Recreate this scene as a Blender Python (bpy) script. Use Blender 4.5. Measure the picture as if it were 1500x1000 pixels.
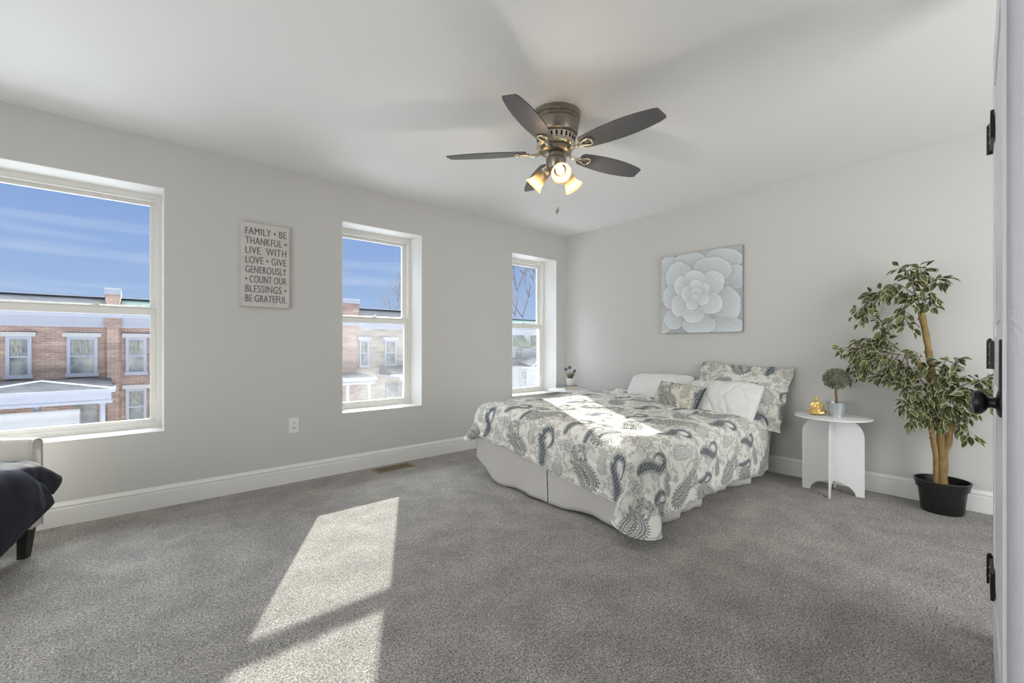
import bpy, bmesh, math, random
import numpy as np
from mathutils import Vector, Matrix, noise

PI = math.pi
D = bpy.data
S = bpy.context.scene
for o in list(D.objects):
    D.objects.remove(o)

# ------------------------------------------------------------------ camera
H = 2.44                      # ceiling height
XB, YW = 4.143, 3.744         # right wall (behind the bed) and window wall
EYE = 1.07
cam = D.cameras.new('camera')
cam_ob = D.objects.new('camera', cam)
S.collection.objects.link(cam_ob)
cam_ob.location = (0, 0, EYE)
cam_ob.rotation_euler = (PI / 2, 0, math.radians(49.0 - 90))
cam.sensor_width = 36
cam.lens = 645.0 / 1500 * 36
cam.shift_y = 6.5 / 1500
cam.clip_start = 0.05
cam.clip_end = 300
S.camera = cam_ob

# ------------------------------------------------------------------ view
S.view_settings.view_transform = 'Standard'
S.view_settings.look = 'None'
S.view_settings.exposure = 0.15
S.view_settings.gamma = 1.0
S.view_settings.use_curve_mapping = False

# ------------------------------------------------------------------ sun
sun = D.lights.new('sun', 'SUN')
sun.energy = 8.6
sun.angle = math.radians(0.6)
sun.color = (1.0, 0.95, 0.88)
sun_ob = D.objects.new('sun', sun)
S.collection.objects.link(sun_ob)
sun_dir = Vector((-0.541, -1.0, -0.59)).normalized()
sun_ob.rotation_euler = sun_dir.to_track_quat('-Z', 'Y').to_euler()
sun_ob.location = (6, 12, 8)

# ------------------------------------------------------------------ sky
SKY_HIGH = 14.0
w = D.worlds.new('world')
S.world = w
w.use_nodes = True
nt = w.node_tree
nt.nodes.clear()
N = nt.nodes.new
L = nt.links.new
out = N('ShaderNodeOutputWorld')
bg = N('ShaderNodeBackground')
tc = N('ShaderNodeTexCoord')
sep = N('ShaderNodeSeparateXYZ')
L(tc.outputs['Generated'], sep.inputs[0])
ramp = N('ShaderNodeValToRGB')
e = ramp.color_ramp.elements
e[0].position = 0.0
e[0].color = (0.43, 0.56, 0.80, 1)
e[1].position = 1.0
e[1].color = (1, 1, 1, 1)
for p, c in ((0.12, (0.32, 0.45, 0.72)), (0.27, (0.23, 0.35, 0.67)), (0.42, (0.22, 0.32, 0.62)), (0.7, (0.9, 0.95, 1.0))):
    k = ramp.color_ramp.elements.new(p)
    k.color = (*c, 1)
L(sep.outputs['Z'], ramp.inputs[0])
# thin streaks of cirrus
mp = N('ShaderNodeMapping')
mp.inputs['Scale'].default_value = (1.3, 1.3, 16)
mp.inputs['Rotation'].default_value = (0.06, 0.03, 0)
nz = N('ShaderNodeTexNoise')
nz.inputs['Scale'].default_value = 1.7
nz.inputs['Detail'].default_value = 5
nz.inputs['Roughness'].default_value = 0.55
L(tc.outputs['Generated'], mp.inputs[0])
L(mp.outputs[0], nz.inputs[0])
mr = N('ShaderNodeMapRange')
mr.inputs[1].default_value = 0.5
mr.inputs[2].default_value = 0.75
mr.inputs[3].default_value = 0.0
mr.inputs[4].default_value = 0.6
L(nz.outputs[0], mr.inputs[0])
mx = N('ShaderNodeMix')
mx.data_type = 'RGBA'
L(mr.outputs[0], mx.inputs[0])
L(ramp.outputs[0], mx.inputs[6])
mx.inputs[7].default_value = (0.62, 0.70, 0.86, 1)
L(mx.outputs[2], bg.inputs[0])
def mrange(sock, a, b2, c, d):          # sky above the view, boosted to light the room, strongest sunward
    r = N('ShaderNodeMapRange')
    for i_, v_ in enumerate((a, b2, c, d)): r.inputs[i_ + 1].default_value = v_
    L(sock, r.inputs[0])
    return r.outputs[0]
side = mrange(sep.outputs['Y'], -0.1, 0.35, 0.6, SKY_HIGH)
high = mrange(sep.outputs['Z'], 0.42, 0.72, 0.0, 1.0)
mulp = N('ShaderNodeMath'); mulp.operation = 'MULTIPLY_ADD'
L(side, mulp.inputs[0]); L(high, mulp.inputs[1]); mulp.inputs[2].default_value = 1.0
L(mulp.outputs[0], bg.inputs[1])
L(bg.outputs[0], out.inputs[0])

# ------------------------------------------------------------------ unseen fill lights added behind and beside the viewer
def area(name, loc, target, sx, sy, power, col=(1, 1, 1)):
    l = D.lights.new(name, 'AREA')
    l.shape = 'RECTANGLE'
    l.size = sx
    l.size_y = sy
    l.energy = power
    l.color = col
    o = D.objects.new(name, l)
    S.collection.objects.link(o)
    o.location = loc
    o.rotation_euler = (Vector(target) - Vector(loc)).to_track_quat('-Z', 'Y').to_euler()
    return o
area('rear_fill_light', (-1.85, 0.9, 1.10), (2.5, 0.6, 0.95), 2.4, 1.7, 46, (0.97, 0.985, 1.0))
area('side_fill_light', (2.9, -1.62, 1.25), (3.9, 1.6, 1.45), 2.2, 1.9, 63, (0.97, 0.985, 1.0))

# ------------------------------------------------------------------ helpers
def link(o, parent=None):
    S.collection.objects.link(o)
    if parent is not None:
        o.parent = parent
    return o

def empty(name, loc=(0, 0, 0), rz=0.0, parent=None):
    o = D.objects.new(name, None)
    o.empty_display_size = 0.05
    link(o, parent)
    o.location = loc
    o.rotation_euler = (0, 0, rz)
    return o

def tag(o, label=None, cat=None, group=None, kind=None):
    if label: o['label'] = label
    if cat: o['category'] = cat
    if group: o['group'] = group
    if kind: o['kind'] = kind
    return o

def smooth(me, on=True):
    me.polygons.foreach_set('use_smooth', [on] * len(me.polygons))

class MB:
    """collects shapes into one mesh"""
    def __init__(s):
        s.bm = bmesh.new()
        s.mi = 0
    def _m(s, fs):
        for f in fs: f.material_index = s.mi
    def box(s, a, b, bev=0.0, M=None):
        r = bmesh.ops.create_cube(s.bm, size=1.0)
        vs = r['verts']
        for v in vs:
            v.co = Vector([(a[i] + b[i]) / 2 + v.co[i] * (b[i] - a[i]) for i in range(3)])
        fs = set(f for v in vs for f in v.link_faces)
        s._m(fs)
        if bev > 0:
            es = set(ed for v in vs for ed in v.link_edges)
            r = bmesh.ops.bevel(s.bm, geom=list(es), offset=bev, segments=2, affect='EDGES', profile=0.5)
            vs = list(set(v for f in r['faces'] for v in f.verts) | set(v for v in vs if v.is_valid))
            s._m(r['faces'])
        if M is not None:
            for v in vs: v.co = M @ v.co
        return s
    def lathe(s, prof, seg=32, M=None, cap=True):
        rings = []
        for r, z in prof:
            if r < 1e-6:
                rings.append([s.bm.verts.new((0, 0, z))])
            else:
                rings.append([s.bm.verts.new((r * math.cos(2 * PI * k / seg), r * math.sin(2 * PI * k / seg), z)) for k in range(seg)])
        fs = []
        for A, B in zip(rings, rings[1:]):
            for k in range(seg):
                k2 = (k + 1) % seg
                if len(A) == 1 and len(B) == 1: continue
                if len(A) == 1: fs.append(s.bm.faces.new((A[0], B[k], B[k2])))
                elif len(B) == 1: fs.append(s.bm.faces.new((A[k2], A[k], B[0])))
                else: fs.append(s.bm.faces.new((A[k], B[k], B[k2], A[k2])))
        if cap:
            for R in (rings[0], rings[-1]):
                if len(R) > 1: fs.append(s.bm.faces.new(R))
        s._m(fs)
        if M is not None:
            for R in rings:
                for v in R: v.co = M @ v.co
        return s
    def tube(s, pts, rad, seg=10, closed=False, flat=1.0):
        pts = [Vector(p) for p in pts]
        n = len(pts)
        if not hasattr(rad, '__len__'): rad = [rad] * n
        rings = []
        up = Vector((0, 0, 1))
        for i, p in enumerate(pts):
            if closed: t = pts[(i + 1) % n] - pts[i - 1]
            else: t = pts[min(i + 1, n - 1)] - pts[max(i - 1, 0)]
            t.normalize()
            a = up - t * up.dot(t)
            if a.length < 1e-3: a = Vector((1, 0, 0)) - t * t.x
            a.normalize()
            up = a
            b = t.cross(a)
            rings.append([s.bm.verts.new(p + (a * math.cos(2 * PI * k / seg) * flat + b * math.sin(2 * PI * k / seg)) * rad[i]) for k in range(seg)])
        fs = []
        pairs = list(zip(rings, rings[1:]))
        if closed: pairs.append((rings[-1], rings[0]))
        for A, B in pairs:
            for k in range(seg):
                k2 = (k + 1) % seg
                fs.append(s.bm.faces.new((A[k], A[k2], B[k2], B[k])))
        if not closed:
            fs.append(s.bm.faces.new(rings[0][::-1]))
            fs.append(s.bm.faces.new(rings[-1]))
        s._m(fs)
        return s
    def poly(s, pts):
        f = s.bm.faces.new([s.bm.verts.new(p) for p in pts])
        s._m([f])
        return s
    def prism(s, outline, z0, z1, M=None, bev=0.0):
        a = [s.bm.verts.new((x, y, z0)) for x, y in outline]
        b = [s.bm.verts.new((x, y, z1)) for x, y in outline]
        n = len(a)
        fs = [s.bm.faces.new(a[::-1]), s.bm.faces.new(b)]
        for k in range(n):
            fs.append(s.bm.faces.new((a[k], a[(k + 1) % n], b[(k + 1) % n], b[k])))
        s._m(fs)
        if M is not None:
            for v in a + b: v.co = M @ v.co
        return s
    def sphere(s, c, r, seg=16, sc=(1, 1, 1), M=None):
        q = bmesh.ops.create_uvsphere(s.bm, u_segments=seg, v_segments=max(6, seg // 2), radius=r)
        for v in q['verts']:
            v.co = Vector((v.co.x * sc[0], v.co.y * sc[1], v.co.z * sc[2]))
            if M is not None: v.co = M @ v.co
            v.co += Vector(c)
        s._m(set(f for v in q['verts'] for f in v.link_faces))
        return s
    def build(s, name, mats, parent=None, loc=None, sm=False, angle=None):
        bmesh.ops.recalc_face_normals(s.bm, faces=list(s.bm.faces))
        me = D.meshes.new(name)
        s.bm.to_mesh(me)
        s.bm.free()
        if not isinstance(mats, (list, tuple)): mats = [mats]
        for m in mats: me.materials.append(m)
        if sm: smooth(me)
        if angle:
            smooth(me)
            try: me.set_sharp_from_angle(angle=math.radians(angle))
            except Exception: pass
        o = D.objects.new(name, me)
        link(o, parent)
        if loc is not None: o.location = loc
        return o

def mat(name, col, rough=0.6, metal=0.0, spec=0.5, bump=None, var=None, **kw):
    """procedural principled material. bump=(scale,strength,distance[,detail]); var=(scale,colour2[,stretch])"""
    m = D.materials.new(name)
    m.use_nodes = True
    t = m.node_tree
    b = t.nodes['Principled BSDF']
    b.inputs['Base Color'].default_value = (*col, 1)
    b.inputs['Roughness'].default_value = rough
    b.inputs['Metallic'].default_value = metal
    b.inputs['Specular IOR Level'].default_value = spec
    for k, v in kw.items():
        b.inputs[k.replace('_', ' ')].default_value = v
    c = t.nodes.new('ShaderNodeTexCoord')
    if var:
        mp = t.nodes.new('ShaderNodeMapping')
        mp.inputs['Scale'].default_value = var[2] if len(var) > 2 else (1, 1, 1)
        n = t.nodes.new('ShaderNodeTexNoise')
        n.inputs['Scale'].default_value = var[0]
        n.inputs['Detail'].default_value = 4
        x = t.nodes.new('ShaderNodeMix')
        x.data_type = 'RGBA'
        x.inputs[6].default_value = (*col, 1)
        x.inputs[7].default_value = (*var[1], 1)
        r = t.nodes.new('ShaderNodeMapRange')
        r.inputs[1].default_value = 0.35
        r.inputs[2].default_value = 0.65
        t.links.new(c.outputs['Object'], mp.inputs[0])
        t.links.new(mp.outputs[0], n.inputs[0])
        t.links.new(n.outputs[0], r.inputs[0])
        t.links.new(r.outputs[0], x.inputs[0])
        t.links.new(x.outputs[2], b.inputs['Base Color'])
    if bump:
        n = t.nodes.new('ShaderNodeTexNoise')
        n.inputs['Scale'].default_value = bump[0]
        n.inputs['Detail'].default_value = bump[3] if len(bump) > 3 else 3
        u = t.nodes.new('ShaderNodeBump')
        u.inputs['Strength'].default_value = bump[1]
        u.inputs['Distance'].default_value = bump[2]
        t.links.new(c.outputs['Object'], n.inputs[0])
        t.links.new(n.outputs[0], u.inputs['Height'])
        t.links.new(u.outputs[0], b.inputs['Normal'])
    return m

M_wall = mat('greige_paint', (0.615, 0.61, 0.59), 0.75, bump=(140, 0.08, 0.002))
M_ceil = mat('ceiling_paint', (0.80, 0.80, 0.795), 0.6, bump=(120, 0.05, 0.002))
M_trim = mat('white_trim_paint', (0.80, 0.80, 0.78), 0.35, bump=(30, 0.02, 0.002))
M_vinyl = mat('white_vinyl', (0.80, 0.79, 0.75), 0.32, bump=(30, 0.02, 0.001))
M_door = mat('door_paint', (0.78, 0.79, 0.83), 0.35, bump=(40, 0.03, 0.002))
M_black = mat('black_metal', (0.018, 0.018, 0.02), 0.35, metal=0.6, bump=(80, 0.03, 0.001))
M_whitetable = mat('white_lacquered_metal', (0.80, 0.80, 0.80), 0.35, bump=(60, 0.02, 0.001))

def carpet():
    m = D.materials.new('carpet_pile')
    m.use_nodes = True
    t = m.node_tree
    b = t.nodes['Principled BSDF']
    b.inputs['Roughness'].default_value = 1.0
    b.inputs['Specular IOR Level'].default_value = 0.1
    b.inputs['Sheen Weight'].default_value = 0.15
    c = t.nodes.new('ShaderNodeTexCoord')
    def nz(scale, det=3, rough=0.6):
        n = t.nodes.new('ShaderNodeTexNoise')
        n.inputs['Scale'].default_value = scale
        n.inputs['Detail'].default_value = det
        n.inputs['Roughness'].default_value = rough
        t.links.new(c.outputs['Object'], n.inputs[0])
        return n
    def mr(sock, a, b2, c2, d):
        r = t.nodes.new('ShaderNodeMapRange')
        for i, v in enumerate((a, b2, c2, d)): r.inputs[i + 1].default_value = v
        t.links.new(sock, r.inputs[0])
        return r.outputs[0]
    fine = nz(135, 4, 0.9)
    mid = nz(42, 3, 0.6)
    big = nz(5.5, 3, 0.55)
    rp = t.nodes.new('ShaderNodeValToRGB')
    rp.color_ramp.elements[0].position = 0.37
    rp.color_ramp.elements[0].color = (0.03, 0.028, 0.026, 1)
    rp.color_ramp.elements[1].position = 0.64
    rp.color_ramp.elements[1].color = (0.86, 0.82, 0.765, 1)
    t.links.new(fine.outputs[0], rp.inputs[0])
    def mul(col, fac):
        x = t.nodes.new('ShaderNodeVectorMath')
        x.operation = 'SCALE'
        t.links.new(col, x.inputs[0])
        t.links.new(fac, x.inputs['Scale'])
        return x.outputs[0]
    o1 = mul(rp.outputs[0], mr(mid.outputs[0], 0.3, 0.7, 0.82, 1.18))
    o2 = mul(o1, mr(big.outputs[0], 0.35, 0.68, 0.86, 1.16))
    t.links.new(o2, b.inputs['Base Color'])
    bp = t.nodes.new('ShaderNodeBump')
    bp.inputs['Strength'].default_value = 0.9
    bp.inputs['Distance'].default_value = 0.010
    t.links.new(fine.outputs[0], bp.inputs['Height'])
    b2 = t.nodes.new('ShaderNodeBump')
    b2.inputs['Strength'].default_value = 0.5
    b2.inputs['Distance'].default_value = 0.012
    t.links.new(mid.outputs[0], b2.inputs['Height'])
    t.links.new(bp.outputs[0], b2.inputs['Normal'])
    t.links.new(b2.outputs[0], b.inputs['Normal'])
    return m

def glass(name, dust=0.0):
    m = D.materials.new(name)
    m.use_nodes = True
    t = m.node_tree
    t.nodes.clear()
    o = t.nodes.new('ShaderNodeOutputMaterial')
    tr = t.nodes.new('ShaderNodeBsdfTransparent')
    tr.inputs[0].default_value = (0.97, 0.985, 0.98, 1)
    gl = t.nodes.new('ShaderNodeBsdfGlossy')
    gl.inputs['Roughness'].default_value = 0.0
    lw = t.nodes.new('ShaderNodeFresnel')
    lw.inputs[0].default_value = 1.16
    mx = t.nodes.new('ShaderNodeMixShader')
    t.links.new(lw.outputs[0], mx.inputs[0])
    t.links.new(tr.outputs[0], mx.inputs[1])
    t.links.new(gl.outputs[0], mx.inputs[2])
    last = mx
    if dust:
        df = t.nodes.new('ShaderNodeBsdfTranslucent')
        df.inputs[0].default_value = (0.9, 0.9, 0.88, 1)
        m2 = t.nodes.new('ShaderNodeMixShader')
        n = t.nodes.new('ShaderNodeTexNoise')
        n.inputs['Scale'].default_value = 3
        c = t.nodes.new('ShaderNodeTexCoord')
        r = t.nodes.new('ShaderNodeMapRange')
        r.inputs[1].default_value = 0.3
        r.inputs[2].default_value = 0.7
        r.inputs[3].default_value = dust * 0.6
        r.inputs[4].default_value = dust * 1.4
        t.links.new(c.outputs['Object'], n.inputs[0])
        t.links.new(n.outputs[0], r.inputs[0])
        t.links.new(r.outputs[0], m2.inputs[0])
        t.links.new(mx.outputs[0], m2.inputs[1])
        t.links.new(df.outputs[0], m2.inputs[2])
        last = m2
    t.links.new(last.outputs[0], o.inputs[0])
    return m
M_glass = glass('window_glass')
M_glass_dusty = glass('dusty_window_glass', 0.035)

# ------------------------------------------------------------------ room shell
XL, YN = -1.9, -1.7           # hidden walls behind the viewer
YO = 4.09                     # outer face of the window wall
tag(MB().box((XL - .1, YN - .1, -.12), (XB + .1, YO, 0)).build('floor', carpet()), kind='structure')
tag(MB().box((XL - .1, YN - .1, H), (XB + .1, YO, H + .12)).build('ceiling', M_ceil), kind='structure')
WINS = [(-1.40, 0.178), (1.355, 2.113), (3.255, 3.981)]
ZS, ZH = 0.50, 2.125
b = MB()
xs = [XL - .1]
for a, c in WINS: xs += [a, c]
xs.append(XB + .12)
for k in range(0, len(xs), 2):
    b.box((xs[k], YW, -.1), (xs[k + 1], YO, H + .1))
for a, c in WINS:
    b.box((a, YW, -.1), (c, YO, ZS))
    b.box((a, YW, ZH), (c, YO, H + .1))
bmesh.ops.remove_doubles(b.bm, verts=list(b.bm.verts), dist=1e-5)
tag(b.build('wall_left', M_wall), kind='structure')
tag(MB().box((XB, YN - .1, -.1), (XB + .12, YW, H + .1)).build('wall_right', M_wall), kind='structure')
tag(MB().box((XL - .12, YN - .12, -.1), (XL, YW, H + .1)).build('wall_rear', M_wall), kind='structure')
tag(MB().box((XL, YN - .12, -.1), (XB, YN, H + .1)).build('wall_near', M_wall), kind='structure')

def baseboard(name, p0, p1, nrm):
    """profiled board from p0 to p1, nrm points into the room"""
    prof = [(0, 0), (0.016, 0), (0.016, .100), (.013, .104), (.013, .112), (.017, .116), (.014, .124), (.007, .130), (.005, .137), (0, .140)]
    bm = MB()
    p0, p1, nrm = Vector(p0), Vector(p1), Vector(nrm)
    A = [bm.bm.verts.new(p0 + nrm * x + Vector((0, 0, z))) for x, z in prof]
    B = [bm.bm.verts.new(p1 + nrm * x + Vector((0, 0, z))) for x, z in prof]
    n = len(prof)
    for k in range(n):
        bm.bm.faces.new((A[k], A[(k + 1) % n], B[(k + 1) % n], B[k]))
    bm.bm.faces.new(A)
    bm.bm.faces.new(B[::-1])
    tag(bm.build(name, M_trim), kind='structure')
baseboard('baseboard_left', (XL, YW, 0), (XB, YW, 0), (0, -1, 0))
baseboard('baseboard_right', (XB, 0.02, 0), (XB, YW - .016, 0), (-1, 0, 0))

def window(idx, xa, xb, dusty, locks=1):
    t = empty('window_%d' % idx, ((xa + xb) / 2, YW, ZS))
    tag(t, kind='structure')
    O = Vector(t.location)
    def B(m, a, c, bev=0.0): m.box(Vector(a) - O, Vector(c) - O, bev)
    yf, yb = 3.955, 4.06
    m = MB()     # white painted reveal boards
    e_ = .004
    B(m, (xa, YW - .001, ZS), (xb, yf, ZS + e_))
    B(m, (xa, YW - .001, ZH - e_), (xb, yf, ZH))
    B(m, (xa, YW - .001, ZS + e_), (xa + e_, yf, ZH - e_))
    B(m, (xb - e_, YW - .001, ZS + e_), (xb, yf, ZH - e_))
    m.build('reveal', M_trim, t)
    fw = .035
    m = MB()
    B(m, (xa, yf, ZS + .0005), (xb, yb, ZS + .038), .003)
    B(m, (xa, yf, ZH - fw), (xb, yb, ZH), .003)
    B(m, (xa, yf, ZS + .038), (xa + fw, yb, ZH - fw), .003)
    B(m, (xb - fw, yf, ZS + .038), (xb, yb, ZH - fw), .003)
    # inner stops
    B(m, (xa + fw, yf + .006, ZH - fw - .012), (xb - fw, yf + .03, ZH - fw), .002)
    B(m, (xb - fw - .009, yf + .042, ZS + .039), (xb - fw, yf + .055, ZH - fw), .002)
    B(m, (xa + fw, yf + .042, ZS + .039), (xa + fw + .009, yf + .055, ZH - fw), .002)
    m.build('window_frame', M_vinyl, t)
    x0, x1 = xa + fw, xb - fw
    zr0, zr1 = 1.283, 1.350
    # lower sash (inner track)
    y0, y1 = yf + .010, yf + .040
    sw = .033
    m = MB()
    B(m, (x0, y0, ZS + .034), (x1, y1, ZS + .034 + .030), .003)
    B(m, (x0, y0, zr0), (x1, y1, zr1 - .02), .003)
    B(m, (x0, y0 - .008, zr1 - .0195), (x1, y1, zr1 - .010), .003)
    B(m, (x0, y0 + .001, ZS + .064), (x0 + sw, y1, zr0), .003)
    B(m, (x1 - sw, y0 + .001, ZS + .064), (x1, y1, zr0), .003)
    lo = m.build('lower_sash', M_vinyl, t)
    g = MB()
    B(g, (x0 + sw - .004, y0 + .013, ZS + .06), (x1 - sw + .004, y0 + .016, zr0 + .004))
    g.build('glass_pane', M_glass_dusty if dusty else M_glass, lo)
    # upper sash (outer track)
    y0, y1 = yf + .055, yf + .085
    m = MB()
    B(m, (x0, y0, ZH - fw - .034), (x1, y1, ZH - fw), .003)
    B(m, (x0, y0, zr0 + .02), (x1, y1, zr1), .003)
    B(m, (x0, y0 + .001, zr1), (x0 + sw, y1, ZH - fw - .034), .003)
    B(m, (x1 - sw, y0 + .001, zr1), (x1, y1, ZH - fw - .034), .003)
    up = m.build('upper_sash', M_vinyl, t)
    g = MB()
    B(g, (x0 + sw - .004, y0 + .013, zr1 - .004), (x1 - sw + .004, y0 + .016, ZH - fw - .03))
    g.build('glass_pane', M_glass, up)
    for k in range(locks):
        xc = (xa + xb) / 2 if locks == 1 else xa + (xb - xa) * (0.22 + 0.56 * k)
        m = MB()
        B(m, (xc - .025, yf + .012, zr1 - .013), (xc + .025, yf + .04, zr1 - .003), .003)
        B(m, (xc - .006, yf + .006, zr1 - .006), (xc + .02, yf + .022, zr1 + .004), .002)
        m.build('sash_lock', M_vinyl, t)
window(1, *WINS[0], dusty=False, locks=2)
window(2, *WINS[1], dusty=True)
window(3, *WINS[2], dusty=True)

# ------------------------------------------------------------------ open door at the right edge
def door():
    p_h = Vector((2.270, 0.058, 0))        # hinge end of the room-side face
    p_f = Vector((1.480, 0.0235, 0))       # free end
    d = (p_f - p_h)
    Ld = d.length
    ang = math.atan2(d.y, d.x)
    t = empty('door_1', p_h, ang)
    tag(t, kind='structure')
    # local: +X towards the free edge, -Y is the room side (world +Y)
    m = MB()
    T = .035
    m.box((0, 0.006, .012), (Ld, T - .006, 2.06))
    st = .11
    for (xa, xb, za, zb) in ((0, st, .012, 2.06), (Ld - st, Ld, .012, 2.06), (st, Ld - st, .012, .25), (st, Ld - st, .95, 1.10), (st, Ld - st, 1.93, 2.06)):
        m.box((xa, 0, za), (xb, T, zb), .0015)
    for (za, zb) in ((.29, .91), (1.14, 1.89)):
        m.box((st + .04, 0.002, za), (Ld - st - .04, T - .002, zb), .004)
    m.build('door_slab', M_door, t)
    for z in (.289, 1.04, 1.79):
        m = MB()
        m.lathe([(0, -.050), (.008, -.050), (.008, .050), (0, .050)], 12, Matrix.Translation((-.004, -.008, z)))
        m.lathe([(0, .050), (.006, .051), (.004, .056), (0, .057)], 12, Matrix.Translation((-.004, -.008, z)), cap=False)
        m.box((-.004, -.009, z - .045), (.16, .0, z + .045), .001)
        h = m.build('hinge', M_black, t)
        s = MB()
        for q in (-.028, 0, .028):
            s.sphere((.06, -.0095, z + q), .004, 10, (1, .4, 1))
        s.build('screw', mat_screw, h)
    # knob: lathe about the face normal (local -Y)
    R = Matrix.Rotation(PI / 2, 4, 'X')
    for side in (1, -1):
        m = MB()
        prof = [(0, 0), (.033, 0), (.033, .004), (.028, .009), (.014, .013), (.0115, .022), (.0125, .030), (.021, .036), (.0275, .045), (.029, .054), (.027, .063), (.019, .069), (0, .071)]
        Mx = Matrix.Translation((Ld - .065, 0 if side == 1 else T, .935)) @ (R if side == 1 else Matrix.Rotation(-PI / 2, 4, 'X'))
        m.lathe([(r_, z_ * .70) for r_, z_ in prof], 32, Mx)
        m.build('door_knob', M_black, t, angle=40)
    m = MB()
    m.box((Ld - .095, -.004, .905), (Ld - .035, 0, 1.085), .0015)
    m.build('knob_plate', M_black, t)
mat_screw = mat('steel_screw', (.5, .5, .5), .3, metal=1, bump=(100, .02, .001))
door()
# post that carries the door
tag(MB().box((2.285, -.13, 0), (2.40, .012, H)).build('trim_1', M_trim), kind='structure')

# ------------------------------------------------------------------ paisley cloth pattern (pigment per vertex, drawn in cloth space)
TW = 0.62                     # repeat of the print in metres
TN = 300
def paisley_tile():
    """float arrays: ink (0..1) and hue (0 slate blue .. 1 olive grey) of one repeat"""
    ax = (np.arange(TN) + .5) / TN * TW
    Xg, Yg = np.meshgrid(ax, ax)
    ink = np.zeros((TN, TN))
    hue = np.full((TN, TN), .35)
    rng = np.random.RandomState(3)
    def wrapd(cx, cy):
        dx = (Xg - cx + TW / 2) % TW - TW / 2
        dy = (Yg - cy + TW / 2) % TW - TW / 2
        return dx, dy
    def paisley(cx, cy, size, rot, flip, kind, h):
        dx, dy = wrapd(cx, cy)
        c, s = math.cos(rot), math.sin(rot)
        x = (dx * c + dy * s) / size * (-1 if flip else 1)
        y = (-dx * s + dy * c) / size
        # spine: body up, then hook curling over
        n = 44
        ts = np.linspace(0, 1, n)
        sx, sy, rr = [], [], []
        for t in ts:
            if t < .58:
                q = t / .58
                sx.append(-.03 + .05 * math.sin(q * 3.1)); sy.append(-.30 + .46 * q)
            else:
                q = (t - .58) / .42
                a = PI - q * 4.4
                R = .165 * (1 - .52 * q)
                sx.append(-.03 + .165 - .05 * q + R * math.cos(a)); sy.append(.16 + R * math.sin(a) * 1.15)
            if kind == 'slim': r = .125 * math.sin(min(1, (t + .10) * 1.6) * PI / 2) * (1 - t) ** 1.0 + .014
            else: r = .25 * math.sin(min(1, (t + .12) * 2.1) * PI / 2) * (1 - t) ** 1.5 + .014
            rr.append(r)
        best = np.full(x.shape, 9.0); bt = np.zeros(x.shape)
        for t, px, py, r in zip(ts, sx, sy, rr):
            d = np.hypot(x - px, y - py) / r
            k = d < best
            best = np.where(k, d, best); bt = np.where(k, t, bt)
        ang = np.arctan2(y + .1, x)
        rho = best
        scal = 0.5 + 0.5 * np.cos(ang * 26)
        body = rho < 1
        fringe = (rho >= 1) & (rho < 1.14 + .24 * scal)
        tex = 0.5 + 0.5 * np.sin(x * 95) * np.sin(y * 95)
        tex2 = rng.rand(TN, TN)
        v = np.zeros_like(rho)
        if kind == 'slim':
            v = np.where(body, .88 - .55 * (tex > .80) - .15 * tex2, v)
            v = np.where((rho > .78) & (rho < .90), .25, v)
            v = np.where(fringe, .70 * (.35 + .65 * tex2) * (rho > 1.06), v)
        elif kind == 'fat':
            v = np.where(body, .55 + .25 * np.sign(np.sin(rho * 22)) * (.5 + .5 * tex2) - .25 * (tex > .75), v)
            v = np.where(rho < .34, .12 + .65 * (tex > .35) * (rho < .27), v)
            v = np.where((rho > .88) & (rho < 1), .85, v)
            v = np.where(fringe, (.62 * scal + .3 * tex2) * (rho > 1.05), v)
        else:  # open
            v = np.where((rho > .80) & (rho < 1), .75 - .5 * (scal > .7), v)
            v = np.where((rho > .52) & (rho < .62), .5, v)
            v = np.where((rho <= .52), .12 + .55 * (tex > .72), v)
            v = np.where(fringe, (.5 * scal + .2 * tex2) * (rho > 1.05), v)
        msk = body | fringe
        ink[msk] = v[msk]
        hue[msk] = h
    def flower(cx, cy, r, k, h, st=.65):
        dx, dy = wrapd(cx, cy)
        rad = np.hypot(dx, dy) / r
        a = np.arctan2(dy, dx)
        pet = .62 + .38 * np.abs(np.cos(a * k / 2))
        v = np.where(rad < pet, .18, 0)
        v = np.where((rad > pet * .82) & (rad < pet), st, v)
        v = np.where((rad > .28) & (rad < .38), st, v)
        v = np.where(rad < .14, st, v)
        m_ = rad < pet
        ink[m_] = v[m_]; hue[m_] = h
    def leaf(cx, cy, ln, rot, h, st=.6):
        dx, dy = wrapd(cx, cy)
        c, s = math.cos(rot), math.sin(rot)
        x = (dx * c + dy * s) / ln; y = (-dx * s + dy * c) / ln
        wv = .26 * np.clip(1 - (2 * x - 1) ** 2, 0, 1) * (1 + .3 * np.sin(x * 40))
        m_ = (x > 0) & (x < 1) & (np.abs(y) < wv)
        v = np.where(np.abs(y) < .035, .1, st * (.6 + .4 * np.sin(x * 30 + np.abs(y) * 60)))
        ink[m_] = v[m_]; hue[m_] = h
    def vine(p, a, bnd, n, h, leaves=True):
        x, y = p
        for i in range(n):
            a += bnd * (1 if (i // 14) % 2 == 0 else -1)
            x += .0042 * math.cos(a); y += .0042 * math.sin(a)
            dx, dy = wrapd(x, y)
            m_ = dx * dx + dy * dy < .0026 ** 2
            ink[m_] = np.maximum(ink[m_], .55); hue[m_] = h
            if leaves and i % 6 == 3:
                leaf(x, y, .026 + .012 * rng.rand(), a + (1.0 if i % 12 == 3 else -1.0), h, .5)
    for i in range(16):
        vine((rng.rand() * TW, rng.rand() * TW), rng.rand() * 6.3, .07 + .07 * rng.rand(), 60, rng.rand())
    for i in range(22):
        flower(rng.rand() * TW, rng.rand() * TW, .014 + .016 * rng.rand(), rng.choice([5, 6, 8]), rng.rand())
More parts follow.
